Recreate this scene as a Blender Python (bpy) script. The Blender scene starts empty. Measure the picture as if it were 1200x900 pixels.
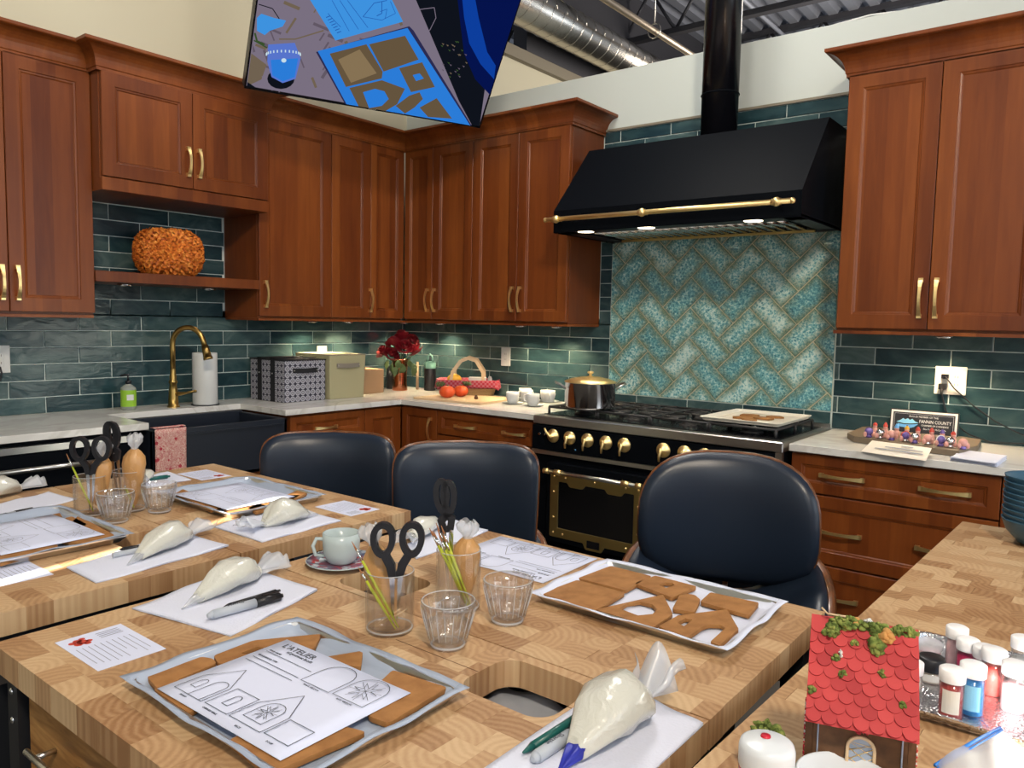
import bpy, math, random
from mathutils import Vector, Matrix
random.seed(7)
PI = math.pi
C = bpy.context.scene.collection
S = bpy.context.scene

# ------------------------------------------------------------------ camera, world, lights
CP = Vector((4.0055, -3.8476, 1.3989)); YAW, PIT, ROL, F = 0.6665, -0.0822, 0.0201, 903.49
fw = Vector((-math.sin(YAW)*math.cos(PIT), math.cos(YAW)*math.cos(PIT), math.sin(PIT)))
_r = Vector((math.cos(YAW), math.sin(YAW), 0)); _u = _r.cross(fw)
RT = _r*math.cos(ROL)+_u*math.sin(ROL); UP = -_r*math.sin(ROL)+_u*math.cos(ROL)
cam = bpy.data.cameras.new('camera'); cam.sensor_width = 36; cam.lens = F/1200*36; cam.clip_start = .05; cam.clip_end = 60
co = bpy.data.objects.new('camera', cam); C.objects.link(co); S.camera = co
co.matrix_world = Matrix(((RT.x, UP.x, -fw.x, CP.x), (RT.y, UP.y, -fw.y, CP.y), (RT.z, UP.z, -fw.z, CP.z), (0, 0, 0, 1)))
S.view_settings.view_transform = 'Standard'; S.view_settings.look = 'None'; S.view_settings.gamma = 1
S.view_settings.exposure = -0.65
S.cycles.transparent_max_bounces = 32; S.cycles.max_bounces = 14; S.cycles.transmission_bounces = 14; S.view_settings.use_curve_mapping = False

W = bpy.data.worlds.new('world'); S.world = W; W.use_nodes = True
bg = W.node_tree.nodes['Background']; bg.inputs[0].default_value = (.80, .88, 1, 1); bg.inputs[1].default_value = .55

def area(name, loc, tgt, sx, sy, e, col=(1, 1, 1), spread=PI):
    l = bpy.data.lights.new(name, 'AREA'); l.shape = 'RECTANGLE'; l.size = sx; l.size_y = sy; l.energy = e; l.color = col; l.spread = spread
    o = bpy.data.objects.new(name, l); C.objects.link(o); o.location = loc
    o.rotation_euler = (Vector(tgt)-Vector(loc)).to_track_quat('-Z', 'Y').to_euler(); return o
area('window_light_front', (4.2, -6.2, 2.2), (1.5, 0, 1.5), 4.5, 2.2, 70, (.93, .96, 1))
area('window_light_side', (7.6, -2.0, 2.2), (1.0, -1.2, 1.2), 3.5, 2.4, 120, (.86, .93, 1))
area('track_light_key', (5.2, -4.6, 4.0), (1.0, -1.0, 1.7), .5, .5, 210, (1, .86, .68))
area('track_light_back', (2.1, -0.9, 3.9), (3.0, -2.9, .86), .55, .55, 75, (1, .95, .88))
area('track_light_range', (2.6, -2.3, 4.1), (2.4, 0, 1.6), .5, .5, 30, (1, .93, .84))
area('loft_light', (3.0, 3.5, 3.2), (1.0, 2.0, 4.6), 1.5, 1.5, 150, (1, .9, .78))
sl = bpy.data.lights.new('sun', 'SUN'); sl.energy = 60; sl.angle = .006; sl.color = (1, .95, .86)
so = bpy.data.objects.new('sun', sl); C.objects.link(so)
SUN = Vector((-.2, .98, -.50)).normalized(); so.rotation_euler = SUN.to_track_quat('-Z', 'Y').to_euler(); so.location = (3, -8, 5)

# ------------------------------------------------------------------ helpers
def ray(px, py): return fw+RT*((px-600)/F)+UP*((450-py)/F)
def at(px, py, z): d = ray(px, py); return CP+d*((z-CP.z)/d.z)
def aty(px, py, y): d = ray(px, py); return CP+d*((y-CP.y)/d.y)
def atx(px, py, x): d = ray(px, py); return CP+d*((x-CP.x)/d.x)

MATS = {}
def mat(name, col, rough=.5, metal=0, spec=.5, coat=0, trans=0, emit=None, es=0, ior=1.45, sss=0, alpha=1):
    m = bpy.data.materials.new(name); m.use_nodes = True; b = m.node_tree.nodes['Principled BSDF']
    b.inputs['Base Color'].default_value = (*col, 1); b.inputs['Roughness'].default_value = rough; b.inputs['Metallic'].default_value = metal
    b.inputs['Specular IOR Level'].default_value = spec; b.inputs['Coat Weight'].default_value = coat; b.inputs['Transmission Weight'].default_value = trans
    b.inputs['IOR'].default_value = ior; b.inputs['Alpha'].default_value = alpha
    if sss: b.inputs['Subsurface Weight'].default_value = sss; b.inputs['Subsurface Radius'].default_value = (.02, .02, .02)
    if emit: b.inputs['Emission Color'].default_value = (*emit, 1); b.inputs['Emission Strength'].default_value = es
    MATS[name] = m; return m
class N:
    """small node helper"""
    def __init__(s, m): s.m = m; s.t = m.node_tree; s.b = s.t.nodes['Principled BSDF']
    def n(s, ty, **k):
        x = s.t.nodes.new(ty)
        for a, v in k.items():
            if a.startswith('_'): setattr(x, a[1:], v)
            else: x.inputs[a.replace('0', ' ')].default_value = v
        return x
    def l(s, a, b): s.t.links.new(a, b)
    def ramp(s, fac, stops):
        r = s.t.nodes.new('ShaderNodeValToRGB'); e = r.color_ramp.elements
        while len(e) < len(stops): e.new(.5)
        for q, (p, c) in zip(e, stops): q.position = p; q.color = (*c, 1)
        s.l(fac, r.inputs[0]); return r.outputs[0]
    def mix(s, f, a, b, mode='MIX'):
        x = s.t.nodes.new('ShaderNodeMix'); x.data_type = 'RGBA'; x.blend_type = mode
        for i, v in ((0, f), (6, a), (7, b)):
            if hasattr(v, 'is_linked'): s.l(v, x.inputs[i])
            else: x.inputs[i].default_value = v if i == 0 else (*v, 1)
        return x.outputs[2]
    def math(s, op, a, b=0, c=0):
        x = s.t.nodes.new('ShaderNodeMath'); x.operation = op
        for i, v in enumerate((a, b, c)):
            if hasattr(v, 'is_linked'): s.l(v, x.inputs[i])
            else: x.inputs[i].default_value = v
        return x.outputs[0]
    def coord(s, which='Object', scale=(1, 1, 1), rnd=0):
        tc = s.t.nodes.new('ShaderNodeTexCoord'); mp = s.t.nodes.new('ShaderNodeMapping'); mp.inputs['Scale'].default_value = scale
        s.l(tc.outputs[which], mp.inputs['Vector'])
        if rnd:
            oi = s.t.nodes.new('ShaderNodeObjectInfo'); wn = s.t.nodes.new('ShaderNodeTexWhiteNoise'); wn.noise_dimensions = '1D'
            s.l(oi.outputs['Random'], wn.inputs['W'])
            vm = s.t.nodes.new('ShaderNodeVectorMath'); vm.operation = 'MULTIPLY_ADD'; s.l(wn.outputs['Color'], vm.inputs[0])
            vm.inputs[1].default_value = (rnd,)*3; vm.inputs[2].default_value = (-rnd/2,)*3; s.l(vm.outputs[0], mp.inputs['Location'])
        return mp.outputs[0]
    def rand(s): return s.n('ShaderNodeObjectInfo').outputs['Random']
    def noise(s, vec, scale, detail=3, dist=0, rough=.5):
        x = s.n('ShaderNodeTexNoise', Scale=scale, Detail=detail, Distortion=dist, Roughness=rough); s.l(vec, x.inputs['Vector']); return x.outputs[0]
    def bump(s, h, strength=.3, dist=.002):
        x = s.n('ShaderNodeBump', Strength=strength, Distance=dist); s.l(h, x.inputs['Height']); s.l(x.outputs[0], s.b.inputs['Normal'])
    def col(s, c): s.l(c, s.b.inputs['Base Color'])
    def rough(s, c): s.l(c, s.b.inputs['Roughness'])

# cherry wood (cabinets)
m = mat('cherry', (.3, .08, .02), .36, spec=.35, coat=.12); k = N(m)
v = k.coord(scale=(1, 1, .09), rnd=3); g = k.noise(v, 45, 5, .6); g2 = k.noise(v, 6, 2, .3)
sx = k.t.nodes.new('ShaderNodeSeparateXYZ'); k.l(k.coord(rnd=3), sx.inputs[0])
st = k.n('ShaderNodeTexWhiteNoise', _noise_dimensions='1D'); k.l(k.math('FLOOR', k.math('MULTIPLY', sx.outputs[0], 13)), st.inputs['W'])
f = k.math('ADD', k.math('MULTIPLY', g, .28), k.math('ADD', k.math('MULTIPLY', g2, .5), k.math('MULTIPLY', st.outputs[0], .22)))
k.col(k.ramp(f, [(.2, (.085, .016, .0035)), (.52, (.185, .046, .0085)), (.85, (.31, .094, .018))])); k.bump(g, .04, .001)
m.node_tree.nodes['Principled BSDF'].inputs['Coat Roughness'].default_value = .3
# end grain maple/oak blocks
def endgrain(name, a, b_, c_):
    m = mat(name, (.6, .4, .2), .38, spec=.35); k = N(m)
    v = k.coord(rnd=.16); nz = k.noise(v, 16, 2); 
    vm = k.n('ShaderNodeVectorMath', _operation='MULTIPLY_ADD'); k.l(v, vm.inputs[0]); vm.inputs[1].default_value = (1, 1, .03)
    w = k.n('ShaderNodeTexWave', Scale=26, Distortion=3.2, Detail=1.5, _wave_type='RINGS', _rings_direction='Z'); w.inputs['Detail Scale'].default_value = 1.1
    k.l(vm.outputs[0], w.inputs['Vector'])
    fine = k.noise(vm.outputs[0], 240, 3)
    f = k.math('ADD', k.math('MULTIPLY', w.outputs[1], .17), k.math('ADD', k.math('MULTIPLY', k.rand(), .55), k.math('ADD', k.math('MULTIPLY', fine, .22), k.math('MULTIPLY', nz, .16))))
    k.col(k.ramp(f, [(.2, a), (.5, b_), (.88, c_)])); return m
endgrain('end_grain', (.29, .150, .068), (.45, .275, .142), (.59, .41, .235))
# drawer oak
m = mat('oak_front', (.35, .17, .05), .45); k = N(m); v = k.coord(scale=(.12, 1, 1.0)); g = k.noise(v, 60, 5, 1.2)
k.col(k.ramp(g, [(.3, (.20, .085, .022)), (.55, (.36, .17, .05)), (.75, (.48, .26, .09))]))
m = mat('walnut', (.2, .075, .03), .3, coat=.3); k = N(m); v = k.coord(scale=(1, 1, .15)); g = k.noise(v, 40, 4, .8)
k.col(k.ramp(g, [(.3, (.09, .030, .010)), (.7, (.21, .078, .026))]))
# glazed teal subway tile
m = mat('teal_tile', (.02, .1, .11), .17, spec=.4); k = N(m); v = k.coord(scale=(1, 1, 2.2), rnd=5); c1 = k.noise(v, 5, 4, 1.6); r = k.rand()
f = k.math('ADD', k.math('MULTIPLY', c1, .75), k.math('MULTIPLY', r, .35))
k.col(k.ramp(f, [(.3, (.012, .034, .043)), (.5, (.026, .060, .070)), (.66, (.046, .088, .093)), (.85, (.10, .150, .148))]))
k.bump(k.noise(v, 9, 3, .8), .22, .012)
# herringbone glaze: local x along the tile (0..L), local z across (0..Wd)
HW, HL = .1146, .2292
m = mat('crackle_tile', (.1, .4, .4), .1, spec=.8, coat=.4); k = N(m); v = k.coord(); sx = k.t.nodes.new('ShaderNodeSeparateXYZ'); k.l(v, sx.inputs[0])
dx = k.math('MINIMUM', sx.outputs[0], k.math('SUBTRACT', HL, sx.outputs[0])); dz = k.math('MINIMUM', sx.outputs[2], k.math('SUBTRACT', HW, sx.outputs[2]))
edge = k.math('MULTIPLY', k.math('MINIMUM', dx, dz), 24)
vr = k.coord(rnd=9); n1 = k.noise(vr, 17, 3, .5); n2 = k.noise(vr, 150, 3, .4)
vo = k.n('ShaderNodeTexVoronoi', Scale=70); k.l(vr, vo.inputs['Vector'])
vo2 = k.n('ShaderNodeTexVoronoi', Scale=230, _feature='DISTANCE_TO_EDGE'); k.l(vr, vo2.inputs['Vector'])
ef = k.math('ADD', edge, k.math('MULTIPLY', k.math('SUBTRACT', n1, .5), 1.6)); ef.node.use_clamp = True
cg = k.ramp(k.math('ADD', k.math('MULTIPLY', k.math('ADD', n2, k.math('MULTIPLY', k.math('SUBTRACT', vo.outputs['Distance'], .4), .5)), .8), k.math('MULTIPLY', k.rand(), .25)), [(.25, (.035, .17, .23)), (.45, (.10, .35, .42)), (.58, (.25, .58, .60)), (.74, (.72, .90, .84))])
cb = k.ramp(n2, [(.3, (.05, .14, .12)), (.55, (.18, .27, .18)), (.75, (.42, .40, .23))])
cc = k.mix(ef, cb, cg); dark = k.ramp(vo.outputs['Distance'], [(.0, (.01, .10, .20)), (.4, (1, 1, 1))])
cc = k.mix(k.math('MULTIPLY', k.math('GREATER_THAN', n1, .55), .55), cc, dark, 'MULTIPLY')
k.col(cc); k.bump(vo2.outputs['Distance'], .6, .003)
mat('grout', (.66, .74, .70), .8); mat('warm_grout', (.60, .58, .42), .8)
m = mat('quartz', (.70, .69, .66), .16, spec=.5); k = N(m); v = k.coord(); n_ = k.noise(v, 1.6, 5, 2.2); 
k.col(k.ramp(n_, [(.42, (.72, .71, .68)), (.495, (.60, .585, .55)), (.52, (.72, .71, .68)), (.6, (.74, .73, .70))]))
m = mat('painted_wall', (.54, .585, .56), .7)
m = mat('beige_wall', (.62, .575, .43), .7)
mat('navy_leather', (.010, .017, .032), .36, spec=.5)
mat('brass', (1, .74, .33), .38, 1); mat('aged_brass', (.42, .27, .085), .3, 1); mat('dark_brass', (.58, .44, .17), .33, 1)
mat('black_enamel', (.003, .004, .006), .5, spec=.04); mat('black_gloss', (.004, .004, .006), .08, spec=.6)
m = mat('steel', (.62, .60, .57), .28, 1); mat('steel_bright', (.75, .75, .76), .12, 1); mat('chrome', (.8, .8, .8), .08, 1)
mat('cast_iron', (.02, .02, .022), .55); mat('black_plastic', (.012, .012, .015), .35); mat('dark_metal', (.03, .033, .04), .4, .6)
mat('navy_sink', (.010, .014, .024), .42)
mat('paper', (.63, .67, .84), .7); mat('napkin', (.64, .67, .80), .85, sss=.15); mat('ink', (.09, .10, .13), .7); mat('faint_ink', (.30, .32, .38), .8); mat('white', (.66, .67, .66), .35); mat('white_plastic', (.68, .72, .76), .25)
mat('parchment', (.33, .385, .49), .5)
mat('outlet_cream', (.80, .76, .66), .4)
m = mat('gingerbread', (.30, .12, .03), .75); k = N(m); v = k.coord(); n_ = k.noise(v, 40, 5)
k.col(k.ramp(n_, [(.3, (.25, .105, .026)), (.7, (.37, .17, .05))])); k.bump(k.noise(v, 300, 3), .2, .001)
m = mat('dark_gingerbread', (.10, .045, .018), .8); k = N(m); v = k.coord(); k.col(k.ramp(k.noise(v, 60, 4), [(.3, (.075, .034, .014)), (.7, (.15, .07, .03))]))

def thin(name, tint, k0, k1, rough=.03, refr=0, diff=0):
    m = bpy.data.materials.new(name); m.use_nodes = True; t = m.node_tree; t.nodes.clear(); o = t.nodes.new('ShaderNodeOutputMaterial'); mx = t.nodes.new('ShaderNodeMixShader')
    tr = t.nodes.new('ShaderNodeBsdfTransparent'); gl = t.nodes.new('ShaderNodeBsdfGlossy'); tr.inputs[0].default_value = (*tint, 1); gl.inputs['Roughness'].default_value = rough
    body = tr.outputs[0]
    for w_, nd in ((refr, 'ShaderNodeBsdfRefraction'), (diff, 'ShaderNodeBsdfTranslucent'), (diff, 'ShaderNodeBsdfDiffuse')):
        if w_:
            x = t.nodes.new(nd); m2 = t.nodes.new('ShaderNodeMixShader'); m2.inputs[0].default_value = w_
            if 'Refr' in nd: x.inputs['IOR'].default_value = 1.16; x.inputs['Roughness'].default_value = 0
            x.inputs[0].default_value = (.99, .99, .99, 1) if 'Refr' in nd else (.92, .94, .97, 1); t.links.new(body, m2.inputs[1]); t.links.new(x.outputs[0], m2.inputs[2]); body = m2.outputs[0]
    lw = t.nodes.new('ShaderNodeLayerWeight'); lw.inputs[0].default_value = .3; mr = t.nodes.new('ShaderNodeMapRange'); mr.inputs['To Min'].default_value = k0; mr.inputs['To Max'].default_value = k1
    pw = t.nodes.new('ShaderNodeMath'); pw.operation = 'POWER'; pw.inputs[1].default_value = 3.5; t.links.new(lw.outputs['Facing'], pw.inputs[0]); t.links.new(pw.outputs[0], mr.inputs['Value']); t.links.new(mr.outputs[0], mx.inputs[0]); t.links.new(body, mx.inputs[1]); t.links.new(gl.outputs[0], mx.inputs[2]); t.links.new(mx.outputs[0], o.inputs[0]); MATS[name] = m
thin('glass', (.995, .995, .995), .03, .8, .0, .12, 0); thin('cut_glass', (.995, .995, 1), .10, .95, .04, .10, 0); thin('water', (.99, .995, 1), .08, .7, .02, .15); thin('clear_plastic', (.92, .94, .97), .06, .35, .2, 0, .24)
mat('frosted_plastic', (.9, .9, .92), .3, sss=.1)
mat('icing', (.60, .60, .54), .22, spec=.6, sss=.2, coat=.5); mat('brown_icing', (.50, .27, .10), .28, spec=.6, sss=.1)
mat('royal_blue', (.02, .03, .35), .4); mat('marker_grey', (.42, .46, .52), .4); mat('teal_pen', (.01, .10, .09), .35)
mat('lime', (.42, .46, .03), .4); mat('bristle', (.35, .15, .06), .7); mat('ferrule', (.7, .7, .68), .2, 1)
mat('cup_white', (.44, .52, .53), .22); mat('stack_blue', (.035, .10, .16), .35)
m = mat('blue_saucer', (.1, .1, .2), .3); k = N(m); vo = k.n('ShaderNodeTexVoronoi', Scale=90); k.l(k.coord(), vo.inputs['Vector'])
k.col(k.ramp(k.math('MULTIPLY', vo.outputs['Color'], 1), [(.15, (.55, .6, .65)), (.35, (.04, .08, .16)), (.6, (.45, .05, .05)), (.75, (.05, .12, .2)), (.9, (.6, .65, .68))]))
m = mat('roof_red', (.62, .04, .045), .6); k = N(m); k.col(k.ramp(k.rand(), [(.0, (.36, .016, .022)), (1, (.52, .042, .045))]))
m = mat('moss', (.12, .17, .03), .95); k = N(m); k.col(k.ramp(k.noise(k.coord(), 120, 3), [(.3, (.04, .07, .01)), (.5, (.14, .19, .04)), (.75, (.36, .38, .10))]))
mat('orange_moss', (.5, .26, .08), .9); mat('berry', (.40, .01, .03), .3)
m = mat('petal_orange', (.75, .20, .02), .6); k = N(m); k.col(k.ramp(k.noise(k.coord(), 55, 3), [(.3, (.30, .045, .004)), (.5, (.72, .20, .02)), (.72, (.85, .38, .07))]))
mat('petal_red', (.20, .004, .012), .55); mat('leaf', (.07, .11, .04), .6); mat('copper', (.62, .22, .10), .18, 1)
m = mat('pattern_fabric', (.2, .2, .3), .8); k = N(m)
v = k.coord(scale=(1, 1, 1)); vm = k.n('ShaderNodeVectorMath', _operation='FRACTION'); sc = k.n('ShaderNodeVectorMath', _operation='MULTIPLY'); k.l(v, sc.inputs[0]); sc.inputs[1].default_value = (29, 29, 29); k.l(sc.outputs[0], vm.inputs[0])
s3 = k.n('ShaderNodeSeparateXYZ'); k.l(vm.outputs[0], s3.inputs[0])
def _d(k, a): return k.math('POWER', k.math('SUBTRACT', a, .5), 2)
geo = k.n('ShaderNodeNewGeometry'); gs = k.n('ShaderNodeSeparateXYZ'); tcn = k.t.nodes.new('ShaderNodeTexCoord'); k.l(tcn.outputs['Normal'], gs.inputs[0])
isx = k.math('GREATER_THAN', k.math('ABSOLUTE', gs.outputs[0]), .7)
hor = k.math('ADD', k.math('MULTIPLY', isx, s3.outputs[1]), k.math('MULTIPLY', k.math('SUBTRACT', 1, isx), s3.outputs[0]))
rr = k.math('SQRT', k.math('ADD', _d(k, hor), _d(k, s3.outputs[2])))
k.col(k.ramp(rr, [(.0, (.03, .03, .045)), (.12, (.5, .5, .54)), (.2, (.03, .03, .045)), (.34, (.4, .4, .46)), (.46, (.40, .40, .45)), (.48, (.03, .03, .05))])); 
mat('black_fabric', (.012, .012, .015), .8); mat('beige_fabric', (.40, .37, .22), .85); mat('taupe_fabric', (.25, .22, .18), .8); mat('cardboard', (.36, .22, .12), .8)
m = mat('pink_paisley', (.6, .3, .3), .8); k = N(m); v = k.coord(); n_ = k.noise(v, 75, 3, 3.2); vo = k.n('ShaderNodeTexVoronoi', Scale=28); k.l(v, vo.inputs['Vector'])
c_ = k.ramp(n_, [(.42, (.68, .50, .42)), (.47, (.42, .07, .08)), (.53, (.45, .08, .10)), (.58, (.68, .50, .42))])
k.col(k.mix(k.math('LESS_THAN', vo.outputs['Distance'], .22), c_, (.40, .03, .05)))
m = mat('gingham', (.5, .05, .08), .8); k = N(m); ck = k.n('ShaderNodeTexChecker', Scale=75); k.l(k.coord(), ck.inputs['Vector']); ck.inputs[1].default_value = (.30, .012, .03, 1); ck.inputs[2].default_value = (.34, .10, .13, 1); k.col(ck.outputs[0])
m = mat('wicker', (.4, .24, .09), .7); k = N(m); w = k.n('ShaderNodeTexWave', Scale=45, Distortion=2, _bands_direction='Z'); k.l(k.coord(), w.inputs['Vector']); k.col(k.ramp(w.outputs[1], [(.1, (.22, .12, .04)), (.7, (.55, .36, .16))])); k.bump(w.outputs[1], .5, .003)
mat('pale_wood', (.62, .45, .27), .5); mat('dark_board', (.17, .13, .09), .5)
mat('red_orange', (.70, .09, .02), .35); mat('yellow', (.75, .42, .03), .4); mat('sage', (.14, .30, .25), .5); mat('lime_label', (.28, .52, .04), .35)
mat('soap_clear', (.55, .6, .55), .1, trans=.5)
mat('puck_light', (1, .9, .7), .4, emit=(1, .78, .45), es=14); mat('hood_lamp', (1, .95, .85), .4, emit=(1, .85, .6), es=8)
m = mat('duct_metal', (.60, .57, .52), .26, 1); k = N(m); k.bump(k.noise(k.coord(), 6, 3), .15, .02)
mat('joist_steel', (.05, .05, .06), .6, .3); mat('deck_steel', (.30, .32, .38), .45, .4); mat('pipe_metal', (.45, .38, .30), .4, .8)
mat('floor_concrete', (.07, .065, .06), .5)
mat('sign_black', (.02, .022, .03), .4); mat('sign_white', (.75, .75, .76), .5); mat('sky_blue', (.12, .38, .75), .5); mat('pale_blue', (.25, .60, .85), .5)
mat('mosaic_trim', (.22, .19, .14), .5)
mat('sanding_pink', (.60, .02, .12), .4); mat('sprinkle_red', (.50, .06, .05), .5); mat('sprinkle_blue', (.02, .25, .65), .4); mat('sprinkle_pale', (.70, .45, .48), .5); mat('label_cream', (.75, .70, .62), .5)
mat('hammered', (.72, .73, .76), .18, 1); k = N(MATS['hammered']); vo = k.n('ShaderNodeTexVoronoi', Scale=220); k.l(k.coord(scale=(1, 1.8, 1)), vo.inputs['Vector']); k.bump(vo.outputs['Distance'], .7, .002)
mat('zip_blue', (.02, .22, .75), .3); mat('candy_pink', (.70, .35, .30), .3); mat('candy_purple', (.18, .13, .40), .2, .3); mat('candy_red', (.55, .06, .04), .35); mat('foil', (.8, .78, .8), .12, 1)
mat('green_cloth', (.06, .12, .05), .8); mat('textured_paper', (.62, .66, .80), .6)
mat('red_label', (.50, .01, .03), .4); mat('oven_glass', (.004, .004, .005), .05, spec=.7); mat('dark_red', (.06, .008, .008), .5)
mat('bag_grey', (.30, .32, .36), .35)
def emis(name, c, s=1.25):
    m = bpy.data.materials.new(name); m.use_nodes = True; t = m.node_tree; t.nodes.clear(); e = t.nodes.new('ShaderNodeEmission'); o = t.nodes.new('ShaderNodeOutputMaterial')
    e.inputs[0].default_value = (*c, 1); e.inputs[1].default_value = s; t.links.new(e.outputs[0], o.inputs[0]); MATS[name] = m; return m
M = MATS

class MB:
    def __init__(s): s.v = []; s.f = []; s.sm = []
    def add(s, vs, fs, smooth=False, T=None):
        o = len(s.v); s.v += [tuple(T@Vector(p)) if T else tuple(p) for p in vs]; s.f += [tuple(i+o for i in f) for f in fs]; s.sm += [smooth]*len(fs); return s
    def box(s, x0, x1, y0, y1, z0, z1, T=None):
        return s.add([(x0, y0, z0), (x1, y0, z0), (x1, y1, z0), (x0, y1, z0), (x0, y0, z1), (x1, y0, z1), (x1, y1, z1), (x0, y1, z1)],
                     [(3, 2, 1, 0), (4, 5, 6, 7), (0, 1, 5, 4), (1, 2, 6, 5), (2, 3, 7, 6), (3, 0, 4, 7)], T=T)
    def rbox(s, x0, x1, y0, y1, z0, z1, b=.003, T=None):
        """box with chamfered edges"""
        vs = []; 
        for zz, ins in ((z0, b), (z0+b, 0), (z1-b, 0), (z1, b)):
            for (x, y, dx, dy) in ((x0, y0, 1, 1), (x1, y0, -1, 1), (x1, y1, -1, -1), (x0, y1, 1, -1)):
                i2 = ins
                vs += [(x+dx*(b+i2*.0 if dx else 0)+dx*i2, y+dy*i2, zz), (x+dx*i2, y+dy*b+dy*i2, zz)] if dx*dy < 0 else [(x+dx*i2, y+dy*b+dy*i2, zz), (x+dx*b+dx*i2, y+dy*i2, zz)]
        n = 8; fs = [tuple(range(n-1, -1, -1)), tuple(range(3*n, 4*n))]
        for a in range(3):
            for i in range(n): fs.append((a*n+i, a*n+(i+1) % n, (a+1)*n+(i+1) % n, (a+1)*n+i))
        return s.add(vs, fs, T=T)
    def prism(s, poly, z0, z1, T=None, smooth=False):
        n = len(poly); vs = [(x, y, z0) for x, y in poly]+[(x, y, z1) for x, y in poly]
        fs = [tuple(range(n-1, -1, -1)), tuple(range(n, 2*n))]+[(i, (i+1) % n, n+(i+1) % n, n+i) for i in range(n)]
        return s.add(vs, fs, T=T)
    def lathe(s, prof, cx=0, cy=0, cz=0, seg=24, T=None, smooth=True, cap=False):
        vs = []; fs = []
        for r, z in prof:
            for i in range(seg): a = 2*PI*i/seg; vs.append((cx+r*math.cos(a), cy+r*math.sin(a), cz+z))
        for j in range(len(prof)-1):
            for i in range(seg): fs.append((j*seg+i, j*seg+(i+1) % seg, (j+1)*seg+(i+1) % seg, (j+1)*seg+i))
        if cap: fs += [tuple(range(seg-1, -1, -1)), tuple((len(prof)-1)*seg+i for i in range(seg))]
        return s.add(vs, fs, smooth, T)
    def cyl(s, p, q, r, r2=None, seg=16, smooth=True):
        p = Vector(p); q = Vector(q); d = q-p; T = Matrix.Translation(p)@d.to_track_quat('Z', 'Y').to_matrix().to_4x4(); r2 = r if r2 is None else r2
        o = len(s.v); s.lathe([(r, 0), (r2, d.length)], seg=seg, T=T, smooth=smooth)
        s.f += [tuple(o+i for i in range(seg-1, -1, -1)), tuple(o+seg+i for i in range(seg))]; s.sm += [False, False]; return s
    def tube(s, pts, r, seg=8, closed=False, flat=None, smooth=True):
        """sweep; r number or list; flat=(w,h) gives a rectangular section"""
        P = [Vector(p) for p in pts]; n = len(P); o = len(s.v); ref = None; vs = []
        for i in range(n):
            t = (P[(i+1) % n]-P[i-1]) if closed else (P[min(i+1, n-1)]-P[max(i-1, 0)]); t.normalize()
            if ref is None:
                ref = Vector((0, 0, 1)) if abs(t.z) < .9 else Vector((1, 0, 0))
                if flat and len(flat) > 2: ref = Vector(flat[2])
            u = t.cross(ref).normalized(); w = u.cross(t).normalized(); ref = w
            rr = r[i] if isinstance(r, (list, tuple)) else r
            if flat:
                for a, b in ((-1, -1), (1, -1), (1, 1), (-1, 1)): vs.append(P[i]+u*(a*flat[0]*rr/2)+w*(b*flat[1]/2))
            else:
                for j in range(seg): a = 2*PI*j/seg; vs.append(P[i]+u*(rr*math.cos(a))+w*(rr*math.sin(a)))
        sg = 4 if flat else seg; fs = []
        for i in range(n if closed else n-1):
            for j in range(sg): a = i*sg+j; b = i*sg+(j+1) % sg; c = ((i+1) % n)*sg+(j+1) % sg; d = ((i+1) % n)*sg+j; fs.append((a, b, c, d))
        if not closed: fs += [tuple(range(sg-1, -1, -1)), tuple((n-1)*sg+i for i in range(sg))]
        return s.add(vs, fs, smooth and not flat)
    def sphere(s, c, r, seg=14, rings=9, sc=(1, 1, 1), fn=None, T=None):
        vs = []; fs = []
        for j in range(rings+1):
            ph = PI*j/rings
            for i in range(seg):
                th = 2*PI*i/seg; d = Vector((math.sin(ph)*math.cos(th), math.sin(ph)*math.sin(th), math.cos(ph))); k_ = fn(d) if fn else 1
                vs.append((c[0]+d.x*r*sc[0]*k_, c[1]+d.y*r*sc[1]*k_, c[2]+d.z*r*sc[2]*k_))
        for j in range(rings):
            for i in range(seg): fs.append((j*seg+i, (j+1)*seg+i, (j+1)*seg+(i+1) % seg, j*seg+(i+1) % seg))
        return s.add(vs, fs, True, T)
    def grid(s, fn, nu, nv, thick=0, smooth=True):
        """surface from fn(u,v); with thickness along -normal"""
        P = [[Vector(fn(i/nu, j/nv)) for i in range(nu+1)] for j in range(nv+1)]
        vs = [p for row in P for p in row]; w = nu+1
        fs = [(j*w+i, j*w+i+1, (j+1)*w+i+1, (j+1)*w+i) for j in range(nv) for i in range(nu)]
        if thick:
            nn = []
            for j in range(nv+1):
                for i in range(nu+1):
                    a = P[j][min(i+1, nu)]-P[j][max(i-1, 0)]; b = P[min(j+1, nv)][i]-P[max(j-1, 0)][i]; c = a.cross(b); nn.append(c.normalized() if c.length > 1e-12 else Vector((0, 0, 1)))
            o = len(vs); vs = vs+[p-n_*thick for p, n_ in zip(vs[:o], nn)]
            fs += [tuple(reversed([q+o for q in f_])) for f_ in fs[:]]
            rim = [i for i in range(nu)]+[j*w+nu for j in range(nv)]+[nv*w+i for i in range(nu, 0, -1)]+[j*w for j in range(nv, 0, -1)]
            for a, b in zip(rim, rim[1:]+rim[:1]): fs.append((b, a, a+o, b+o))
        return s.add(vs, fs, smooth)
    def mesh(s, name, m, sm=None):
        me = bpy.data.meshes.new(name); me.from_pydata(s.v, [], s.f); me.materials.append(M[m] if isinstance(m, str) else m)
        me.polygons.foreach_set('use_smooth', s.sm); me.update(); return me
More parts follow.
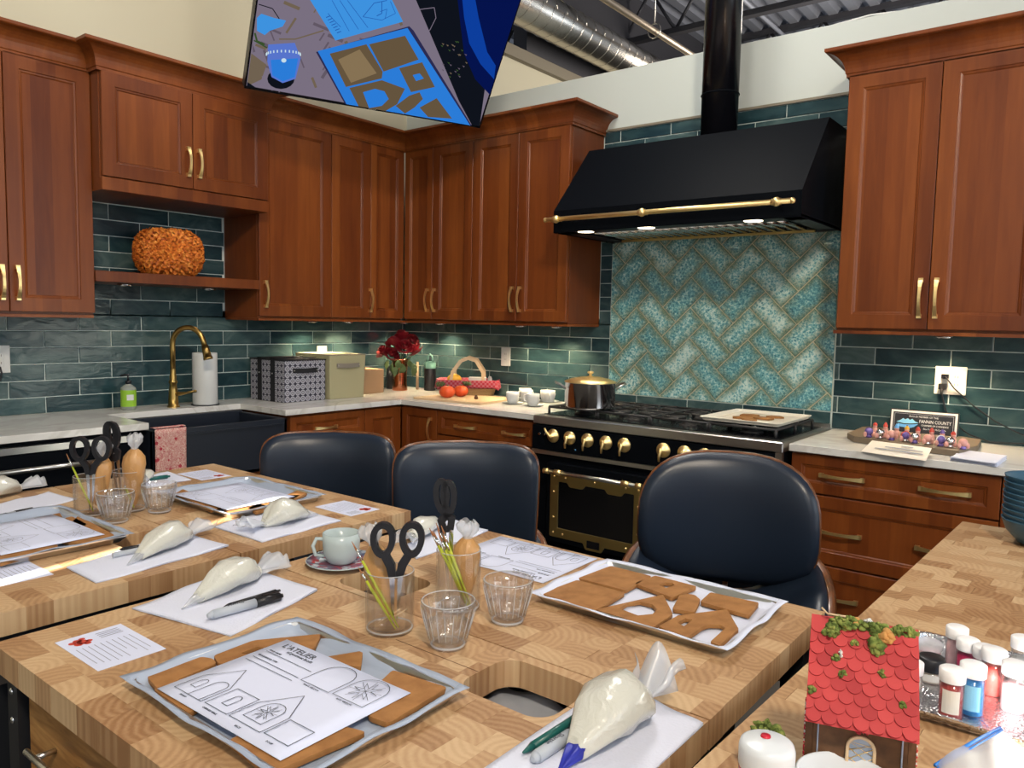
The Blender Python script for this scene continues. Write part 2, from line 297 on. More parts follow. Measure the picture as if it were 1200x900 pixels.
    def build(s, name, m, parent=None, world=False, bevel=0):
        if world and parent:
            I = wm(parent).inverted(); s.v = [tuple(I@Vector(p)) for p in s.v]
        o = bpy.data.objects.new(name, s.mesh(name, m)); C.objects.link(o); o.parent = parent
        if bevel:
            b = o.modifiers.new('b', 'BEVEL'); b.width = bevel; b.segments = 2; b.limit_method = 'ANGLE'
        return o
def wm(o):
    m_ = o.matrix_basis.copy()
    while o.parent: o = o.parent; m_ = o.matrix_basis@m_
    return m_
def tag(o, label, cat, group=None):
    o['label'] = label; o['category'] = cat
    if group: o['group'] = group
    return o
def thing(name, label, cat, loc=(0, 0, 0), rz=0, group=None):
    o = bpy.data.objects.new(name, None); C.objects.link(o); o.location = loc; o.rotation_euler = (0, 0, rz); return tag(o, label, cat, group)
def struct(o): o['kind'] = 'structure'; return o
def copy(o, parent=None):
    c = o.copy(); C.objects.link(c)
    if parent: c.parent = parent
    for ch in list(o.children):
        copy(ch, c)
    return c
def dup(o, loc, rz=0, label=None, group=None):
    c = copy(o); c.location = loc; c.rotation_euler = (0, 0, rz)
    if label: c['label'] = label
    if group: c['group'] = group
    return c
def arc(cx, cy, r, a0, a1, n): return [(cx+r*math.cos(a0+(a1-a0)*i/n), cy+r*math.sin(a0+(a1-a0)*i/n)) for i in range(n+1)]
def rrect(x0, x1, y0, y1, r, n=4):
    return arc(x1-r, y1-r, r, 0, PI/2, n)+arc(x0+r, y1-r, r, PI/2, PI, n)+arc(x0+r, y0+r, r, PI, 1.5*PI, n)+arc(x1-r, y0+r, r, 1.5*PI, 2*PI, n)
def text(body, size, T, m, parent, name='lettering', align='CENTER', ext=.0002, sx=1):
    cu = bpy.data.curves.new(name, 'FONT'); cu.body = body; cu.size = size; cu.align_x = align; cu.extrude = ext; cu.resolution_u = 2
    o = bpy.data.objects.new('tmp', cu); C.objects.link(o); dg = bpy.context.evaluated_depsgraph_get(); dg.update()
    me = bpy.data.meshes.new_from_object(o.evaluated_get(dg)); bpy.data.objects.remove(o); bpy.data.curves.remove(cu)
    me.transform(T@Matrix.Scale(sx, 4, (1, 0, 0))); me.materials.clear(); me.materials.append(M[m]); q = bpy.data.objects.new(name, me); C.objects.link(q); q.parent = parent; return q
def poly_with_holes(name, outer, holes, th, m, parent, z=0, bevel=.0015):
    cu = bpy.data.curves.new(name, 'CURVE'); cu.dimensions = '2D'; cu.fill_mode = 'BOTH'; cu.extrude = th/2-bevel; cu.bevel_depth = bevel; cu.bevel_resolution = 1
    for pl in [outer]+holes:
        sp = cu.splines.new('POLY'); sp.points.add(len(pl)-1); sp.use_cyclic_u = True
        for q, (x, y) in zip(sp.points, pl): q.co = (x, y, 0, 1)
    o = bpy.data.objects.new('tmp', cu); C.objects.link(o); dg = bpy.context.evaluated_depsgraph_get(); dg.update()
    me = bpy.data.meshes.new_from_object(o.evaluated_get(dg)); bpy.data.objects.remove(o); bpy.data.curves.remove(cu)
    me.transform(Matrix.Translation((0, 0, z+th/2))); me.materials.clear(); me.materials.append(M[m]); q = bpy.data.objects.new(name, me); C.objects.link(q); q.parent = parent; return q
def roundpoly(P, r=.005, n=3):
    out = []; L = len(P)
    for i in range(L):
        a = Vector(P[i-1]); b = Vector(P[i]); c = Vector(P[(i+1) % L]); u = (a-b); w = (c-b); rr = min(r, u.length*.45, w.length*.45)
        p0 = b+u.normalized()*rr; p1 = b+w.normalized()*rr
        for j in range(n+1): t = j/n; out.append(tuple((1-t)**2*p0+2*t*(1-t)*b+t*t*p1))
    return out
def clip(poly, x0, x1, y0, y1):
    for ax, lim, sg in ((0, x0, 1), (0, x1, -1), (1, y0, 1), (1, y1, -1)):
        out = []
        for i in range(len(poly)):
            a = poly[i-1]; b = poly[i]; ia = (a[ax]-lim)*sg >= 0; ib = (b[ax]-lim)*sg >= 0
            if ia != ib: t = (lim-a[ax])/(b[ax]-a[ax]); out.append((a[0]+t*(b[0]-a[0]), a[1]+t*(b[1]-a[1])))
            if ib: out.append(b)
        poly = out
        if not poly: return []
    return poly

# ------------------------------------------------------------------ room shell
ZC, ZU, ZT = .914, 1.372, 2.46
floor = struct(MB().box(-3, 9, -6.6, 9, -.1, 0).build('floor', 'floor_concrete'))
wl = struct(MB().box(-.14, 0, -6.6, 6, 0, 3.59).build('wall_left', 'beige_wall'))
wb = struct(MB().box(-.0, 7, 0, .13, 0, 2.81).build('wall_back', 'painted_wall'))
b = MB()   # unseen wall added behind the camera, slots cut to shape the sun streak
Y0, Y1 = -6.6, -6.5
b.box(-.14, 2.94, Y0, Y1, 0, 4.75).box(2.99, 4.683, Y0, Y1, 0, 4.75).box(2.94, 2.99, Y0, Y1, 0, 2.2).box(2.94, 2.99, Y0, Y1, 2.975, 4.75).box(4.683, 5.6, Y0, Y1, 0, 2.5).box(4.683, 5.6, Y0, Y1, 2.965, 4.75).box(5.6, 9, Y0, Y1, 0, 1)
struct(b.build('wall_sun_blocker', 'painted_wall'))
# grout bed behind the tiles
b = MB().box(0, .002, -3.3, 0, ZC, 1.42).box(0, .002, -2.27, -1.40, 1.38, 1.96); struct(b.build('trim_grout_left', 'grout'))
b = MB().box(0, 4.4, -.002, 0, ZC, 1.42).box(1.55, 3.05, -.002, 0, 1.38, 2.475); struct(b.build('trim_grout_back', 'grout'))
struct(MB().box(1.62, 3.03, -.014, 0, 2.475, 2.487).build('trim_mosaic', 'mosaic_trim'))
DX, DZ, GZ = .3096, .0788, 1.307; TH = .0045
struct(MB().box(1.694, 2.936, -.0026, -.002, .993, 1.87).build('trim_grout_panel', 'warm_grout'))
tcache = {}
def tilemesh(w, h):
    k_ = (round(w, 3), round(h, 3))
    if k_ not in tcache:
        b = MB(); e = .0022; b.add([(0, 0, 0), (w, 0, 0), (w, 0, h), (0, 0, h), (0, -TH+.002, 0), (w, -TH+.002, 0), (w, -TH+.002, h), (0, -TH+.002, h), (e, -TH, e), (w-e, -TH, e), (w-e, -TH, h-e), (e, -TH, h-e)],
              [(8, 9, 10, 11), (4, 5, 9, 8), (5, 6, 10, 9), (6, 7, 11, 10), (7, 4, 8, 11), (0, 1, 5, 4), (1, 2, 6, 5), (2, 3, 7, 6), (3, 0, 4, 7)])
        tcache[k_] = b.mesh('tile', 'teal_tile')
    return tcache[k_]
def tiles(wall, a0, a1, z0, z1, ref, parent):
    """subway tiles over a rectangle a0..a1 (along the wall) by z0..z1 on the common bond"""
    r0 = math.floor((z0-GZ)/DZ+1e-6); r1 = math.ceil((z1-GZ)/DZ-1e-6)
    for r_ in range(r0, r1):
        zb, zt_ = max(z0, GZ+r_*DZ), min(z1, GZ+(r_+1)*DZ)
        off = ref+(0 if (r_ % 2) else DX/2)
        k0 = math.floor((a0-off)/DX)
        for q in range(k0, k0+60):
            s0, s1 = max(a0, off+q*DX), min(a1, off+(q+1)*DX)
            if s0 >= a1: break
            if s1-s0 < .012 or zt_-zb < .01: continue
            g = .0023; me = tilemesh(s1-s0-2*g, zt_-zb-2*g); o = bpy.data.objects.new('tile', me); C.objects.link(o); o.parent = parent
            j = random.uniform(0, .0012)
            if wall == 'L': o.location = (.002+j, s0+g, zb+g); o.rotation_euler = (random.uniform(-.004, .004), 0, PI/2+random.uniform(-.003, .003))
            else: o.location = (s0+g, -.002-j, zb+g); o.rotation_euler = (random.uniform(-.004, .004), 0, random.uniform(-.003, .003))
tiles('L', -3.3, 0, .914, 1.386, -2.3502, wl); tiles('L', -2.27, -1.41, 1.386, 1.94, -2.3502, wl)
tiles('B', 0, 1.693, .914, 1.386, 1.2597, wb)
for i in range(7):   # cut column between cabinet and herringbone panel
    zb = 1.386 if i == 0 else GZ+(i+1)*DZ
    me = tilemesh(.072, GZ+(i+2)*DZ-zb-.0036); o = bpy.data.objects.new('tile', me); C.objects.link(o); o.parent = wb; o.location = (1.6198, -.0025, zb+.0018)
tiles('B', 1.693, 2.935, .914, .992, 1.2597, wb); tiles('B', 2.94, 4.4, .914, 1.386, 1.2597, wb); tiles('B', 1.62, 3.03, 2.30, 2.474, 1.2597, wb)
# herringbone panel
hx0, hx1, hz0, hz1 = 1.694, 2.936, .993, 1.87
q2 = math.sqrt(.5)
def htile(P, ang):
    u = (math.cos(ang), math.sin(ang)); n_ = (-u[1], u[0]); g = .0028
    full = [(g, g), (HL-g, g), (HL-g, HW-g), (g, HW-g)]
    W_ = [(P[0]+a*u[0]+c_*n_[0], P[1]+a*u[1]+c_*n_[1]) for a, c_ in full]
    W_ = clip(W_, hx0+.002, hx1-.002, hz0+.002, hz1)
    if len(W_) < 3: return
    L_ = [((x-P[0])*u[0]+(z-P[1])*u[1], (x-P[0])*n_[0]+(z-P[1])*n_[1]) for x, z in W_]
    cx = sum(p[0] for p in L_)/len(L_); cz = sum(p[1] for p in L_)/len(L_); n = len(L_)
    if max(p[0] for p in L_)-min(p[0] for p in L_) < .012: return
    def ins(p, d): vx, vz = cx-p[0], cz-p[1]; l_ = math.hypot(vx, vz) or 1; return (p[0]+vx/l_*d, p[1]+vz/l_*d)
    b = MB(); vs = [(x, 0, z) for x, z in L_]+[(x, -.005, z) for x, z in L_]+[(ins(p, .004)[0], -.0065, ins(p, .004)[1]) for p in L_]
    fs = [tuple(range(2*n, 3*n))]
    for a in range(2):
        for i in range(n): fs.append((a*n+i, a*n+(i+1) % n, (a+1)*n+(i+1) % n, (a+1)*n+i))
    b.add(vs, fs); o = b.build('herringbone_tile', 'crackle_tile', wb); o.location = (P[0], -.001, P[1]); o.rotation_euler = (0, -ang, 0)
HS = HW/q2
for i in range(-4, 6):
    for j in range(-8, 9):
        P = (2.023+i*2*HS, 1.650+j*HS)
        # '/' tile: its lower end edge runs from P to P+(HW,-HW)/sqrt2
        htile((P[0]+HW*q2, P[1]-HW*q2), PI/4)
        htile((P[0], P[1]), 3*PI/4) if False else htile((P[0]+HW*q2, P[1]+HW*q2), 3*PI/4)
# ceiling, joists, duct, pipes
def corr(x0, x1, y0, y1, z, pitch, h):
    b = MB(); x = x0; pr_ = []
    while x < x1:
        pr_ += [(x, z), (x+pitch*.45, z), (x+pitch*.55, z+h), (x+pitch*.9, z+h)]; x += pitch
    vs = [(a, y0, c_) for a, c_ in pr_]+[(a, y1, c_) for a, c_ in pr_]; n = len(pr_)
    b.add(vs, [(i, n+i, n+i+1, i+1) for i in range(n-1)]); return b
ceil = struct(corr(-3, 9, -6.6, 9, 4.62, .2, .07).build('ceiling', 'deck_steel'))
for y in (1.4, 3.0, 4.7, 6.4):
    j = thing('roof_joist', {1.4: 'black open web steel joist nearest above the white wall', 3.0: 'second black open web roof joist beyond the white wall', 4.7: 'third black roof joist deep behind the flue', 6.4: 'farthest black roof joist over the back room'}[y], 'joist', (0, y, 4.13))
    MB().box(-2.5, 9, -.04, .04, .44, .50).build('top_chord', 'joist_steel', j); MB().box(-2.5, 9, -.04, .04, 0, .05).build('bottom_chord', 'joist_steel', j)
    x = -2.3
    while x < 8.8:
        MB().cyl((x, 0, .04), (x+.28, 0, .46), .016, seg=8).build('web_bar', 'joist_steel', j); MB().cyl((x+.28, 0, .46), (x+.56, 0, .04), .016, seg=8).build('web_bar', 'joist_steel', j); x += .56
du = thing('spiral_duct', 'round galvanised spiral duct running over the back room', 'duct', (.25, 1.0, 3.81))
b = MB().cyl((0, -.6, 0), (0, 7, 0), .155, seg=32); b.build('pipe_wall', 'duct_metal', du)
for i in range(50):
    y = -.5+i*.14; MB().tube([(.157*math.cos(a), y+.0+.10*a/(2*PI), .157*math.sin(a)) for a in [2*PI*t/24 for t in range(25)]], .004, seg=5).build('seam', 'duct_metal', du)
struct(MB().box(-.14, .16, 1.05, 1.35, 3.90, 4.62).build('wall_soffit', 'beige_wall'))
struct(MB().box(-.14, .0, 1.35, 8, 3.62, 4.62).build('wall_upper_left', 'joist_steel')); struct(MB().box(-.02, .05, .2, 8, 3.50, 3.59).build('trim_ledge', 'mosaic_trim'))
tag(MB().cyl((.685, .14, 3.9), (.685, 8, 3.9), .028, seg=14).build('sprinkler_pipe', 'pipe_metal'), 'thin tan pipe running under the joists beside the flue', 'pipe')
tag(MB().cyl((1.05, 0.14, 4.40), (1.05, 8, 4.40), .02, seg=10).build('conduit', 'deck_steel'), 'slim grey conduit close above the round duct', 'pipe')
h = thing('pipe_hanger', 'wire loop hanger holding the tan ceiling pipe', 'hanger', (.685, 2.25, 3.9)); MB().tube([(.06*math.cos(a), 0, .06*math.sin(a)) for a in [2*PI*t/14 for t in range(14)]], .006, 6, closed=True).build('loop', 'steel', h); MB().cyl((0, 0, .06), (0, 0, .72), .006, seg=6).build('rod', 'steel', h)
tag(MB().tube([(2.70, .07, 2.816), (2.85, .05, 2.825), (3.0, .05, 2.835), (3.2, .06, 2.82), (3.4, .06, 2.818)], .0045, 6).build('cable', 'white'), 'white cable lying along the top of the white wall', 'cable')

# ------------------------------------------------------------------ cabinets
def door(parent, x0, x1, z0, z1, y, rail=.058, name='door', knob=None, hz=None, vert=True, hlen=.142):
    """framed door in local coords; front faces -y at y; returns door object"""
    g = .0016; x0 += g; x1 -= g; z0 += g; z1 -= g; t = .02; b = MB()
    o = [(x0, z0), (x1, z0), (x1, z1), (x0, z1)]
    def ring(ins): return [(x0+ins, z0+ins), (x1-ins, z0+ins), (x1-ins, z1-ins), (x0+ins, z1-ins)]
    lev = [(ring(0), y+t), (ring(0), y+.002), (ring(.002), y), (ring(rail), y), (ring(rail+.003), y+.004), (ring(rail+.009), y+.0055), (ring(rail+.014), y+.010), (ring(rail+.014), y+t)]
    vs = [(p[0], yy, p[1]) for rg, yy in lev for p in rg]; fs = []
    for a in range(len(lev)-1):
        for i in range(4): fs.append((a*4+i, a*4+(i+1) % 4, (a+1)*4+(i+1) % 4, (a+1)*4+i))
    b.add([(x-x0, yy-y, z-z0) for x, yy, z in vs], fs); d = b.build(name, 'cherry', parent); d.location = (x0, y, z0)
    r_ = rail+.0135; MB().box(r_, x1-x0-r_, .009, .0125, r_, z1-z0-r_).build('door_panel' if name == 'door' else 'drawer_panel', 'cherry', d)
    if knob is not None:
        for kx in (knob if isinstance(knob, (list, tuple)) else [knob]):
            handle(d, kx-x0, hz-z0, vert, hlen)
    return d
hcache = {}
def handle(parent, x, z, vert=True, L=.142):
    """arched flat brass pull with square feet, centred at x,z on the y=0 face"""
    k_ = (vert, round(L, 3))
    if k_ not in hcache:
        b = MB(); n = 10; pts = []; rs = []
        for i in range(n+1):
            s_ = -1+2*i/n; a = s_*(L/2-.004); hgt = .012+.019*(1-s_*s_); pts.append((0, -hgt, a) if vert else (a, -hgt, 0)); rs.append(.75+.5*s_*s_)
        b.tube(pts, rs, flat=(.0145, .007, (0, -1, 0)) )
        for s_ in (-1, 1):
            a = s_*(L/2-.006)
            if vert: b.box(-.0085, .0085, -.017, 0, a-.0085, a+.0085)
            else: b.box(a-.0085, a+.0085, -.017, 0, -.0085, .0085)
        hcache[k_] = b.mesh('handle', 'brass')
    o = bpy.data.objects.new('handle', hcache[k_]); C.objects.link(o); o.parent = parent; o.location = (x, 0, z); return o
def cab(name, label, wall, a, b_, z0, z1, dep, group=None, body=True):
    """cabinet unit; local x runs a..b along the wall, local front at -dep"""
    t = thing(name, label, 'cabinet', (0, a, 0) if wall == 'L' else (a, 0, 0), PI/2 if wall == 'L' else 0, group); w = b_-a
    if body: MB().rbox(.0005, w-.0005, -(dep-.022), -.004, z0, z1, .001).build('body', 'cherry', t)
    return t, w
D = .3425
GU = 'upper cabinets'
# left wall uppers
t, w = cab('wall_cabinet', 'tall double wall cabinet at far left above the counter', 'L', -2.95, -2.259, ZU+.014, ZT, D)
door(t, 0, .347, ZU+.022, ZT, -D, knob=.347-.028, hz=1.515); door(t, .347, w, ZU+.022, ZT, -D, knob=.347+.030, hz=1.515)
t, w = cab('wall_cabinet', 'short double door cabinet over the open shelf and sink', 'L', -2.259, -1.41, 1.94, ZT, .435)
door(t, .004, .429, 2.0, ZT-.005, -.435, knob=.429-.028, hz=2.125, hlen=.135); door(t, .429, w-.004, 2.0, ZT-.005, -.435, knob=.429+.028, hz=2.125, hlen=.135)
MB().rbox(0, w, -.435, -.413, 1.94, 1.997, .002).build('valance', 'cherry', t)
t, w = cab('wall_cabinet', 'single door wall cabinet beside the open shelf', 'L', -1.409, -.925, ZU+.014, ZT, D)
door(t, 0, w, ZU+.022, ZT, -D, knob=.035, hz=1.515)
t, w = cab('wall_cabinet', 'wall cabinet left of the corner with two narrow doors', 'L', -.9245, -.345, ZU+.014, ZT, D)
door(t, 0, .3, ZU+.022, ZT, -D, knob=.3-.006, hz=1.505); door(t, .3, w, ZU+.022, ZT, -D, rail=.05)
t, w = cab('wall_cabinet', 'wall cabinet right of the corner with two narrow doors', 'B', .345, .921, ZU+.014, ZT, D)
door(t, 0, .248, ZU+.022, ZT, -D, rail=.045, knob=.248-.034, hz=1.515); door(t, .248, w, ZU+.022, ZT, -D, knob=.248+.026, hz=1.515)
t, w = cab('wall_cabinet', 'double door wall cabinet next to the range hood', 'B', .922, 1.616, ZU+.014, ZT, D)
door(t, 0, .344, ZU+.022, ZT, -D, knob=.344-.028, hz=1.52); door(t, .344, w-.003, ZU+.022, ZT, -D, knob=.344+.028, hz=1.52)
t, w = cab('wall_cabinet', 'large sunlit double wall cabinet right of the range hood', 'B', 3.029, 3.76, ZU+.014, ZT, D)
door(t, 0, .354, ZU+.022, ZT, -D, knob=.354-.030, hz=1.522, hlen=.158); door(t, .354, w, ZU+.022, ZT, -D, knob=.354+.028, hz=1.522, hlen=.158)
t, w = cab('wall_cabinet', 'end wall cabinet cut by the picture edge above outlet', 'B', 3.7605, 4.4, ZU+.014, ZT, D)
door(t, 0, w, ZU+.022, ZT, -D)
# light rail under uppers, crown on top
def rail(pts, name): # pts list of (x,y) along front, inner side handled by thickness
    pass
b = MB(); b.box(0, D-.012, -2.95, -2.262, ZU, ZU+.0135).box(0, D-.012, -1.408, -D, ZU, ZU+.0135); struct(b.build('trim_light_rail_left', 'cherry'))
b = MB(); b.box(.0, 1.618, -(D-.012), -.001, ZU-.0005, ZU+.013).box(3.022, 4.4, -(D+.006), -.001, ZU-.0005, ZU+.0135); struct(b.build('trim_light_rail_back', 'cherry'))
CR = [(0, 2.452), (.010, 2.452), (.010, 2.464), (.014, 2.468)]+[(.014+.066*(1-math.cos(a)), 2.47+.078*math.sin(a)) for a in [PI/2*t/8 for t in range(9)]]+[(.084, 2.552), (.084, 2.5645), (.0, 2.5645)]
def crown(path, name, label):
    """sweep CR along a polyline path of (x,y); outward = right-hand side of travel"""
    n = len(path); P = [Vector((p[0], p[1])) for p in path]; vs = []
    for i in range(n):
        d0 = (P[i]-P[i-1]).normalized() if i else None; d1 = (P[i+1]-P[i]).normalized() if i < n-1 else None
        d0 = d0 or d1; d1 = d1 or d0; n0 = Vector((d0.y, -d0.x)); n1 = Vector((d1.y, -d1.x)); mm = (n0+n1).normalized(); k_ = 1/max(.3, mm.dot(n0))
        vs += [(P[i].x+mm.x*k_*a, P[i].y+mm.y*k_*a, z) for a, z in CR]
    m_ = len(CR); fs = [(i*m_+j, (i+1)*m_+j, (i+1)*m_+(j+1) % m_, i*m_+(j+1) % m_) for i in range(n-1) for j in range(m_)]
    fs += [tuple(range(m_)), tuple(reversed(range((n-1)*m_, n*m_)))]
    o = MB().add(vs, fs).build(name, 'cherry'); return tag(o, label, 'moulding')
crown([(D-.01, -2.95), (D-.01, -2.262), (.425, -2.262), (.425, -1.408), (D-.01, -1.408), (D-.01, -D+.01), (1.617, -D+.01), (1.617, 0)], 'crown_moulding', 'long cherry crown moulding turning the corner over left cabinets')
crown([(3.028, 0), (3.028, -D+.01), (4.4, -D+.01)], 'crown_moulding', 'cherry crown moulding over the cabinets right of the hood')
# open shelf with two puck lights and the decorative pumpkin
t = tag(MB().rbox(.004, .345, -2.257, -1.4105, 1.538, 1.588, .002).build('wall_shelf', 'cherry'), 'open cherry shelf above the faucet holding the orange pumpkin', 'shelf')
def puck(loc, label, group='puck lights', e=26, r=.033):
    t = thing('puck_light', label, 'lamp', loc, group=group); MB().lathe([(0, 0), (r, 0), (r, -.010), (r*.8, -.012), (r*.78, -.008)], seg=20).build('ring', 'steel_bright', t)
    MB().lathe([(r*.78, -.0085), (0, -.0085)], seg=20).build('lens', 'puck_light', t)
    l = bpy.data.lights.new('puck_bulb', 'SPOT'); l.energy = e; l.spot_size = 2.3; l.spot_blend = .8; l.color = (1, .76, .46); l.shadow_soft_size = .02
    o = bpy.data.objects.new('puck_bulb', l); C.objects.link(o); o.parent = t; o.location = (0, 0, -.016)
for p, lb in (((.20, -2.06, 1.538), 'left puck light under the open shelf'), ((.20, -1.62, 1.538), 'right puck light under the open shelf')): puck(p, lb, 'shelf puck lights', .25)
for p, lb in (((.12, -.90, ZU), 'puck light above the beige storage cube'), ((.12, -.62, ZU), 'puck light above the cardboard box'), ((.15, -.16, ZU), 'corner puck light above the red roses'),
              ((.46, -.12, ZU-.0005), 'puck light above the green bottle'), ((1.17, -.17, ZU-.0005), 'puck light above the white cups'), ((1.42, -.15, ZU-.0005), 'puck light nearest the range hood'), ((3.42, -.17, ZU-.0005), 'puck light above the black plug outlet')): puck(p, lb)
# base cabinets
t, w = cab('base_cabinet', 'base cabinet with drawer right of the dark sink', 'L', -1.415, -.908, .1, ZC-.032, .62)
door(t, .0, w, .74, .872, -.62, rail=.035, name='drawer', knob=w/2-.03, hz=.797, vert=False, hlen=.15); door(t, 0, w, .11, .736, -.62)
t, w = cab('base_cabinet', 'plain panelled base cabinet just left of inner corner', 'L', -.907, -.622, .1, ZC-.032, .62)
door(t, 0, w, .11, .872, -.62)
t, w = cab('base_cabinet', 'narrow base door with brass pull right of inner corner', 'B', .622, .918, .1, ZC-.032, .62)
door(t, 0, w, .11, .872, -.62, rail=.045, knob=w-.05, hz=.75)
t, w = cab('base_cabinet', 'base drawers between inner corner and the black range', 'B', .919, 1.632, .1, ZC-.032, .62)
door(t, 0, w, .735, .872, -.62, rail=.035, name='drawer', knob=[.225, .572], hz=.796, vert=False, hlen=.155); door(t, 0, w, .43, .731, -.62, name='drawer', knob=[.2, .55], hz=.6, vert=False); door(t, 0, w, .11, .426, -.62, name='drawer')
t, w = cab('base_cabinet', 'red brown drawer cabinet right of the range', 'B', 2.958, 3.705, .1, ZC-.032, .62)
door(t, 0, w, .716, .875, -.62, rail=.04, name='drawer', knob=[.205, .57], hz=.797, vert=False, hlen=.17); door(t, 0, w, .428, .712, -.62, rail=.05, name='drawer', knob=[.205, .57], hz=.568, vert=False, hlen=.17); door(t, 0, w, .11, .424, -.62, rail=.05, name='drawer', knob=[.205, .57], hz=.3, vert=False, hlen=.17)
t, w = cab('base_cabinet', 'base cabinet behind the stack of blue bowls', 'B', 3.706, 4.4, .1, ZC-.032, .62)
door(t, 0, w, .11, .875, -.62)
# worktops
def top(poly, label):
    o = MB().prism(poly, ZC-.03, ZC).build('worktop', 'quartz', bevel=.002); tag(o, label, 'worktop'); return o
top([(0.009, -3.3), (.646, -3.3), (.646, -2.175), (.24, -2.175), (.24, -1.464), (.27, -1.462), (.646, -1.462), (.646, -.646), (1.634, -.646), (1.634, -.009), (.009, -.009)][::1], 'white quartz worktop wrapping the corner around the sink')
top([(2.955, -.646), (4.4, -.646), (4.4, -.009), (2.955, -.009)], 'white quartz worktop right of the range')
# sink
t = thing('farmhouse_sink', 'dark navy apron front sink below the brass faucet', 'sink', (.45, -1.82, .62))
b = MB(); X0, X1, YA, YB = .245, .665, -2.17, -1.467
b.box(X1-.025, X1, YA, YB, .62, .876).box(X0, X0+.02, YA, YB, .62, .883).box(X0, X1, YA, YA+.02, .62, .876).box(X0, X1, YB-.02, YB, .62, .876).box(X0, X1, YA, YB, .62, .64); b.build('basin', 'navy_sink', t, world=True, bevel=.004)
MB().box(.655, .672, YA+.02, YB-.02, .845, .852).build('apron_lip', 'navy_sink', t, world=True)
tag(MB().box(.02, .61, -2.17, -1.42, .1, .615).build('sink_base', 'cherry'), 'cherry cabinet base carrying the navy sink', 'cabinet')
# dishwasher
t = thing('dishwasher', 'black appliance with steel strip and brass handle under left worktop', 'appliance', (.35, -2.7, .1))
MB().box(.02, .60, -3.2, -2.235, .1, .875).build('body', 'black_enamel', t, world=True); MB().rbox(.60, .625, -3.19, -2.24, .13, .83, .003).build('door', 'black_enamel', t, world=True)
MB().box(.60, .628, -3.19, -2.24, .835, .862).build('trim_strip', 'steel', t, world=True)
d = MB().cyl((.675, -2.80, .775), (.675, -2.33, .775), .011).build('handle', 'steel', t, world=True)
for y in (-2.75, -2.38): MB().cyl((.675, y-.012, .775), (.675, y+.012, .775), .016).cyl((.62, y, .775), (.675, y, .775), .008).build('handle_mount', 'brass', d)
for y in (-2.80, -2.33): MB().cyl((.675, y-.03, .775), (.675, y, .775), .014).build('handle_cap', 'brass', d)

# ------------------------------------------------------------------ range hood
X0, X1 = 1.708, 2.945; t = thing('range_hood', 'black sloped range hood with brass rail over the range', 'range hood', (2.33, -.3, 1.845))
b = MB(); yf = -.612; sec = [(-.002, 1.845), (yf, 1.845), (yf, 1.955), (-.30, 2.31), (-.002, 2.31)]
# shell open underneath
def shell(x0, x1, sec):
    n = len(sec); vs = [(x0, y, z) for y, z in sec]+[(x1, y, z) for y, z in sec]; return vs, [tuple(range(n)), tuple(reversed(range(n, 2*n)))]+[(i, n+i, n+(i+1) % n, (i+1) % n) for i in range(1, n)]
vs, fs = shell(X0, X1, sec); MB().add(vs, fs).build('canopy', 'black_enamel', t, world=True)
MB().box(X0+.006, X1-.006, yf-.003, yf+.002, 1.85, 1.952).build('front_band', 'black_enamel', t, world=True)
MB().box(X0, X1, yf+.003, yf+.13, 1.850, 1.858).box(X0, X0+.09, yf+.003, -.01, 1.850, 1.858).box(X1-.09, X1, yf+.003, -.01, 1.850, 1.858).box(X0, X1, -.09, -.01, 1.850, 1.858).box(X0+.002, X1-.002, -.085, -.075, 1.845, 1.858).build('liner', 'dark_metal', t, world=True)
MB().box(X0+.1, X1-.1, -.10, -.09, 1.840, 1.852).build('grease_gutter', 'dark_brass', t, world=True)
for i in range(21):
    x = X0+.14+i*.047; MB().add([(x, -.47, 1.872), (x+.03, -.47, 1.856), (x+.03, -.1, 1.856), (x, -.1, 1.872)], [(0, 1, 2, 3)]).tube([(x+.012, -.47, 1.858), (x+.012, -.1, 1.858)], .009, 8).build('baffle_slat', 'steel_bright', t, world=True)
for x in (1.86, 2.20, 2.72):
    MB().lathe([(0, 0), (.04, 0), (.045, .006)], x, -.545, 1.8485, 20).build('hood_lamp', 'hood_lamp', t, world=True)
    l = bpy.data.lights.new('hood_bulb', 'SPOT'); l.energy = 16; l.spot_size = 1.9; l.spot_blend = .7; l.color = (1, .85, .62); l.shadow_soft_size = .03
    o = bpy.data.objects.new('hood_bulb', l); C.objects.link(o); o.parent = t; o.location = Vector((x, -.50, 1.84))-t.location; o.rotation_euler = (-.25, 0, 0)
rl = MB().cyl((X0-.012, -.665, 1.905), (X1-.02, -.665, 1.905), .0115).build('brass_rail', 'brass', t, world=True)
for x in (1.76, 2.24, 2.86):
    MB().sphere((x, -.665, 1.905), .0195).cyl((x-.018, -.665, 1.905), (x+.018, -.665, 1.905), .0145).cyl((x, -.665, 1.905), (x, -.615, 1.905), .007).build('rail_post', 'brass', rl, world=True)
for x in (X0-.012, X1-.02): MB().sphere((x, -.665, 1.905), .013).build('rail_finial', 'brass', rl, world=True)
fl = thing('flue_pipe', 'black round flue pipe rising from the range hood', 'pipe', (2.392, -.2, 2.312))
MB().cyl((0, 0, 0), (0, 0, 2.25), .088, seg=32).build('pipe_wall', 'black_gloss', fl)
for z in (.20, .78, 1.5): MB().tube([(.089*math.cos(a), .089*math.sin(a), z) for a in [2*PI*q/32 for q in range(32)]], .004, 6, closed=True).build('joint_ring', 'black_enamel', fl)
M['black_gloss'].node_tree.nodes['Principled BSDF'].inputs['Roughness'].default_value = .2
k = N(M['napkin']); vo = k.n('ShaderNodeTexVoronoi', Scale=210); k.l(k.coord(), vo.inputs['Vector']); k.bump(vo.outputs['Distance'], .35, .0015)
for q in ('icing', 'brown_icing'): k = N(M[q]); k.bump(k.noise(k.coord(), 38, 4, 1.5), .5, .006)

